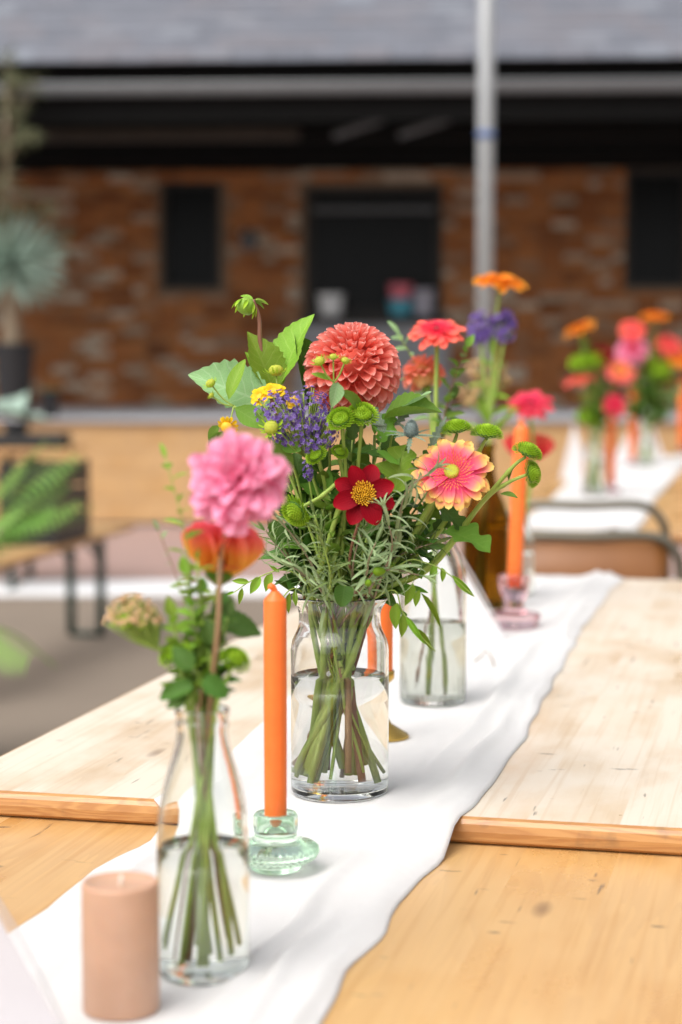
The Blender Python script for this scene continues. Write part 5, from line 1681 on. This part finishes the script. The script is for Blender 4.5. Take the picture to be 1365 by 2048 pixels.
T, P_ = flw('broad_leaf_stem', 'single broad dark leaf behind the milk bottle flowers', 'foliage', VF, FQ(440, 1260, 0.06), 0.0014, 0.001, 's_green')
leaf_px(T, 'broadleaf', 'l_dark', FQ(432, 1250, 0.06), FQ(530, 1258, 0.08), 1.05, (0.1, -0.55, 0.8))

# ------------------------------------------------------------------ far tables: bottles, flowers, candles
def simple_prof(R_, hh, rn): return [(R_ * 0.94, 0), (R_, 0.006), (R_, hh * 0.55), (R_ * 0.9, hh * 0.66), (rn * 1.15, hh * 0.82), (rn, hh * 0.9), (rn, hh * 0.98), (rn * 1.1, hh)]
c1 = on(1190, 990, Z1 + 0.006)
bottle('far_bottle', 'clear bottle of mixed red and orange flowers past the chairs', c1, simple_prof(0.042, 0.22, 0.02), 0.003, 'glass_bottle', 0.13, 0.008, None, 32)
VF1 = Vessel(c1, 0.20, 0.011, 0.012, 0.025, 20)
def C1(px, py, dy=0.0): return at(px, py, c1.y + dy)
q1 = c1.y / F
c2 = on(1292, 932, Z1 + 0.006)
bottle('far_bottle', 'clear bottle of pink and coral flowers on the farther runner', c2, simple_prof(0.045, 0.17, 0.026), 0.003, 'glass_bottle', 0.10, 0.008, None, 32)
VF2 = Vessel(c2, 0.16, 0.014, 0.012, 0.025, 21)
def C2(px, py, dy=0.0): return at(px, py, c2.y + dy)
q2 = c2.y / F
far_f = [(VF1, C1, q1, 1158, 657, 35, (-0.38, -0.08, 0.92), 'p_orange', 'tilted orange gerbera at the top of the far red and orange bunch'),
         (VF1, C1, q1, 1160, 760, 36, (-0.25, -0.05, 0.95), 'p_flame', 'flat orange-red gerbera low on the far red and orange bunch'),
         (VF1, C1, q1, 1230, 812, 27, (0.35, -0.85, 0.2), 'p_hot', 'pink gerbera facing out low on the far red and orange bunch'),
         (VF1, C1, q1, 1205, 708, 24, (0.1, -0.6, 0.6), 'p_red', 'small red bloom in the far red and orange bunch'),
         (VF1, C1, q1, 1240, 742, 34, (0.2, -0.7, 0.6), 'p_flame', 'orange bloom beside the far tall candle'),
         (VF2, C2, q2, 1265, 660, 28, (0.0, -0.6, 0.7), 'p_coral', 'coral gerbera above the far pink dahlia'),
         (VF2, C2, q2, 1310, 632, 30, (0.0, -0.15, 0.98), 'p_orange', 'orange gerbera seen edge-on over the far coral bunch'),
         (VF2, C2, q2, 1340, 690, 30, (0.2, -0.6, 0.6), 'p_coral', 'coral gerbera on the right of the far coral bunch'),
         (VF2, C2, q2, 1362, 715, 30, (0.2, -0.6, 0.6), 'p_orange', 'orange bloom under the right coral gerbera of the far bunch')]
for i, (ve, fn, q, x, y, R_, axx, mt, lab) in enumerate(far_f):
    a = V(axx).normalized()
    T, P_ = flw('gerbera', lab, 'flower', ve, fn(x, y) - a * 0.02, 0.0035, 0.003, 's_green')
    gerbera(T, fn(x, y), a, R_ * q, mt, inner=mt, eye='eye_dark', seed=200 + i, joined=True, rows=((18, 1.0, 0.1), (16, 0.8, 0.3)))
T, P_ = flw('pink_dahlia', 'pink dahlia in the far bottle below the coral gerbera', 'flower', VF2, C2(1265, 712), 0.0035, 0.003, 's_green')
sph_head(T, C2(1265, 705), (0, -0.5, 0.8), 33 * q2, 60, ['deco0', 'deco1'], 'p_pink', 1.7, (0.5, 0.65), joined=True, seed=2)
for i, (ve, fn, q, x, y, R_, lab) in enumerate(((VF1, C1, q1, 1163, 728, 24, 'lime mum under the tilted far orange gerbera'), (VF1, C1, q1, 1190, 722, 24, 'lime mum beside the far small red bloom'), (VF1, C1, q1, 1178, 836, 24, 'pale green bloom at the mouth of the far bottle'), (VF2, C2, q2, 1318, 745, 26, 'lime mum in the far coral bunch'), (VF2, C2, q2, 1298, 722, 16, 'yellowish bud beside the far pink dahlia'))):
    T, P_ = flw('button_mum', lab, 'flower', ve, fn(x, y), 0.003, 0.002, 's_green')
    santini(T, fn(x, y), (0.1 * i - 0.2, -0.5, 0.8), R_ * q, seed=300 + i)
for i, (ve, fn, x, y, L, mt, lab) in enumerate(((VF1, C1, 1170, 700, 0.07, 'l_mid', 'leafy stem on the left of the far red and orange bunch'), (VF1, C1, 1210, 735, 0.07, 'l_dark', 'leafy stem in the middle of the far red and orange bunch'), (VF1, C1, 1195, 790, 0.06, 'l_mid', 'low leafy stem in the far red and orange bunch'), (VF2, C2, 1270, 740, 0.09, 'l_dark', 'dark leafy stem on the left of the far coral bunch'), (VF2, C2, 1300, 730, 0.10, 'l_dark', 'dark leafy stem in the middle of the far coral bunch'), (VF2, C2, 1335, 740, 0.10, 'l_mid', 'leafy stem on the right of the far coral bunch'), (VF2, C2, 1350, 790, 0.09, 'l_pale', 'pale low leafy stem of the far coral bunch'))):
    filler(lab, fn(x, y, 0.03), mt, ('ovate', 'lobed', 'ovate2'), 16, L, None, 's_green', 1.0, 0.4, 400 + i, ve, 0.002)
def far_candle(label, hlabel, x, ybase, ytop, rpx):
    b = on(x, ybase, Z1 + 0.006)
    q = b.y / F
    T = thing('candle_holder', hlabel, 'candle holder', b)
    MB().lathe([(0, 0), (0.035, 0), (0.038, 0.004), (0.030, 0.012), (0.012, 0.018), (0.016, 0.035), (0.017, 0.05), (0.013, 0.05), (0.012, 0.03), (0, 0.029)], b, 24).build('glass_body', M['glass_pink'], T)
    taper(label, b + V((0, 0, 0.031)), (ybase - ytop) * q - 0.03, rpx * q)
far_candle('orange dinner candle beside the far bottle of red flowers', 'low glass holder under the far candle beside the red flowers', 1222, 985, 826, 8.5)
far_candle('orange dinner candle between the two far bottles', 'low glass holder under the far candle between the bottles', 1268, 930, 744, 10)
far_candle('orange dinner candle right of the far coral bunch', 'low glass holder under the rightmost far candle', 1366, 905, 765, 9)

# ------------------------------------------------------------------ potted plants at the left
def pot(p, r, hgt, T, square=False):
    MB().lathe([(0, 0), (r * 0.8, 0), (r, hgt * 0.9), (r * 1.06, hgt * 0.9), (r * 1.06, hgt), (r * 0.95, hgt), (r * 0.92, hgt * 0.93), (0, hgt * 0.93)], p, 28).build('pot', M['black'], T, True, None, 40)
    MB().lathe([(0, hgt * 0.935), (r * 0.93, hgt * 0.935)], p, 20).build('soil', M['soil'], T)


yb_ = V((at(28, 700, 14.45).x, 14.45, TZ))
T = thing('yucca', 'round blue-green yucca on a short trunk in a tall black pot', 'potted plant', yb_)
pot(yb_, 0.15, 0.56, T)
yh_ = at(22, 535, 14.45)
MB().tube(spline([yb_ + V((0, 0, 0.5)), yb_.lerp(yh_, 0.7), yh_], 5), [0.055] * 11, 10).build('trunk', M['s_wood'], T)
mb = MB()
ry = random.Random(9)
for i in range(340):
    u = (i + 0.5) / 340
    th = math.acos(1 - 1.75 * u); ph = i * 2.39996
    d = V((math.sin(th) * math.cos(ph), math.sin(th) * math.sin(ph), math.cos(th)))
    mb.merge(KEYS['yucca'], frame(d, (ry.uniform(-1, 1), ry.uniform(-1, 1), ry.uniform(-1, 1)), yh_, 0.46, 0.45 * ry.uniform(0.85, 1.1), 0.45))
mb.build('spikes', M['l_yucca'], T)
sb_ = V((at(100, 800, 14.4).x, 14.4, TZ))
T = thing('small_potted_plant', 'small empty-looking black pot with low herbs on the terrace', 'potted plant', sb_)
pot(sb_, 0.075, 0.2, T)
mb = MB()
for i in range(40):
    ph = i * 2.4
    mb.merge(KEYS['ovate'], frame((math.cos(ph) * 0.6, math.sin(ph) * 0.6, 0.6), (0, 0, 1), sb_ + V((math.cos(ph) * 0.04, math.sin(ph) * 0.04, 0.19)), 0.05, 0.05, 0.05))
mb.build('foliage', M['l_pale'], T)

# black tray and plant on the long left table
ty_ = 10.35
t0_, t1_ = at(-60, 860, ty_), at(136, 860, ty_)
tr = MB().box((t0_.x - 0.3, ty_ - 0.16, Z1), (t1_.x, ty_ + 0.16, Z1 + 0.075)).build('serving_tray', M['black'], None, False, V((t0_.x, ty_, Z1)))
bevel(tr, 0.015); tag(tr, 'long shallow black crate lying on the left table', 'crate')
hp_ = V((at(32, 820, ty_).x, ty_, Z1 + 0.0755))
T = thing('herb_plant', 'bushy green herb standing on the black crate', 'potted plant', hp_)
MB().lathe([(0, 0), (0.06, 0), (0.075, 0.06), (0, 0.06)], hp_, 20).build('pot', M['black'], T)
for i in range(46):
    ph = i * 2.4; e = 0.25 + 1.1 * ((i * 0.618) % 1)
    d = V((math.cos(ph) * math.cos(e), math.sin(ph) * math.cos(e), math.sin(e)))
    put(T, 'ovate', 'l_yucca', frame(d, (0, -0.3, 1), hp_ + V((0, 0, 0.05)) + d * 0.06, 0.15, 0.13, 0.13), 'leaf')

# black crate on the bench
cb0 = e1.lerp(e2, 0.52)
Mc = Matrix.Translation(cb0 + V((-bd.y, bd.x, 0)) * 0.135) @ Matrix.Rotation(brz, 4, 'Z')
T = thing('crate', 'black slatted plastic crate standing on the bench behind the fern', 'crate', Mc.translation + V((0, 0, 0.0005)), brz)
Mc = WM[T.name]
bevel(MB().box((-0.22, -0.12, 0.0), (0.22, 0.12, 0.02), Mc).build('crate_floor', M['black'], T, False), 0.003)
for zz in (0.03, 0.135, 0.24):
    for lo, hi in (((-0.22, -0.12, zz), (0.22, -0.108, zz + 0.085)), ((-0.22, 0.108, zz), (0.22, 0.12, zz + 0.085)), ((-0.22, -0.107, zz), (-0.208, 0.107, zz + 0.085)), ((0.208, -0.107, zz), (0.22, 0.107, zz + 0.085))):
        MB().box(lo, hi, Mc).build('slat', M['black'], T, False)
for sx in (-1, 1):
    for sy in (-1, 1):
        MB().box((sx * 0.213 - 0.009, sy * 0.113 - 0.009, 0.02), (sx * 0.213 + 0.009, sy * 0.113 + 0.009, 0.34), Mc).build('corner_post', M['black'], T, False)

# fern standing on the ground, its fronds entering from the left
gy = 5.6
gp = at(-170, 1290, gy); gp.z = 0
T = thing('potted_fern', 'bright green fern with long arching fronds beside the bench', 'potted plant', gp)
pot(gp, 0.17, 0.38, T)
rf_ = random.Random(17)
ends = [at(150, 905, gy), at(160, 1000, gy - 0.1), at(95, 880, gy + 0.2), at(45, 930, gy), at(120, 960, gy + 0.1), at(60, 1010, gy - 0.2), at(70, 1310, gy - 0.3), at(-160, 900, gy), at(-260, 1000, gy), at(-200, 940, gy + 0.3), at(20, 1060, gy - 0.2), at(110, 1010, gy - 0.1)]
for e in ends:
    b = gp + V((0, 0, 0.36))
    pk = b.lerp(e, 0.55) + V((0, 0, 0.09))
    P_ = spline([b, pk, e], 12)
    st = MB().tube(P_, [0.004 * (1 - 0.8 * i / (len(P_) - 1)) for i in range(len(P_))], 5)
    o = st.build('frond', M['s_green'], T)
    mb = MB()
    for i in range(4, len(P_) - 1):
        d = (P_[i + 1] - P_[i]).normalized()
        sd = d.cross(V((0, 0, 1))).normalized()
        l = 0.12 * math.sin(PI * min(1, (i - 2) / (len(P_) - 1))) ** 0.6 + 0.02
        for s_ in (-1, 1):
            mb.merge(KEYS['frond'], frame(d * 0.6 + sd * s_, (0, 0, 1), P_[i], l * 0.7, l * 1.25, l))
    mb.build('leaflets', M['l_frond'], o)

# olive tree at the far left, standing on the terrace
ob = V((at(5, 700, 14.5).x, 14.5, TZ))
T = thing('olive_tree', 'sparse grey-olive tree in front of the eaves at the building end', 'tree', ob)
ot = MB()
top_ = ob + V((0.05, 0, 2.3))
ot.tube(spline([ob, ob + V((0.05, 0, 0.9)), top_], 6), [0.05 - 0.03 * i / 12 for i in range(13)], 8)
mb = MB()
ro = random.Random(31)
for i in range(26):
    z = ro.uniform(1.0, 2.4)
    s0 = ob + V((0.05, 0, z))
    ph = ro.uniform(0, 6.28)
    L = ro.uniform(0.25, 0.55)
    e = s0 + V((math.cos(ph) * L, math.sin(ph) * L * 0.7, ro.uniform(0.05, 0.5)))
    P_ = spline([s0, s0.lerp(e, 0.5) + V((0, 0, 0.06)), e], 6)
    ot.tube(P_, [0.012 * (1 - 0.7 * k_ / (len(P_) - 1)) for k_ in range(len(P_))], 5)
    for k_ in range(34):
        p = P_[ro.randrange(3, len(P_))]
        d = V((ro.uniform(-1, 1), ro.uniform(-1, 1), ro.uniform(-0.6, 1)))
        mb.merge(KEYS['lance'], frame(d, (ro.uniform(-1, 1), -0.5, 1), p + d * 0.02, 0.10, 0.085, 0.085))
ot.build('trunk', M['s_wood'], T)
tag(mb.build('crown', M['l_olive'], T), kind='stuff')
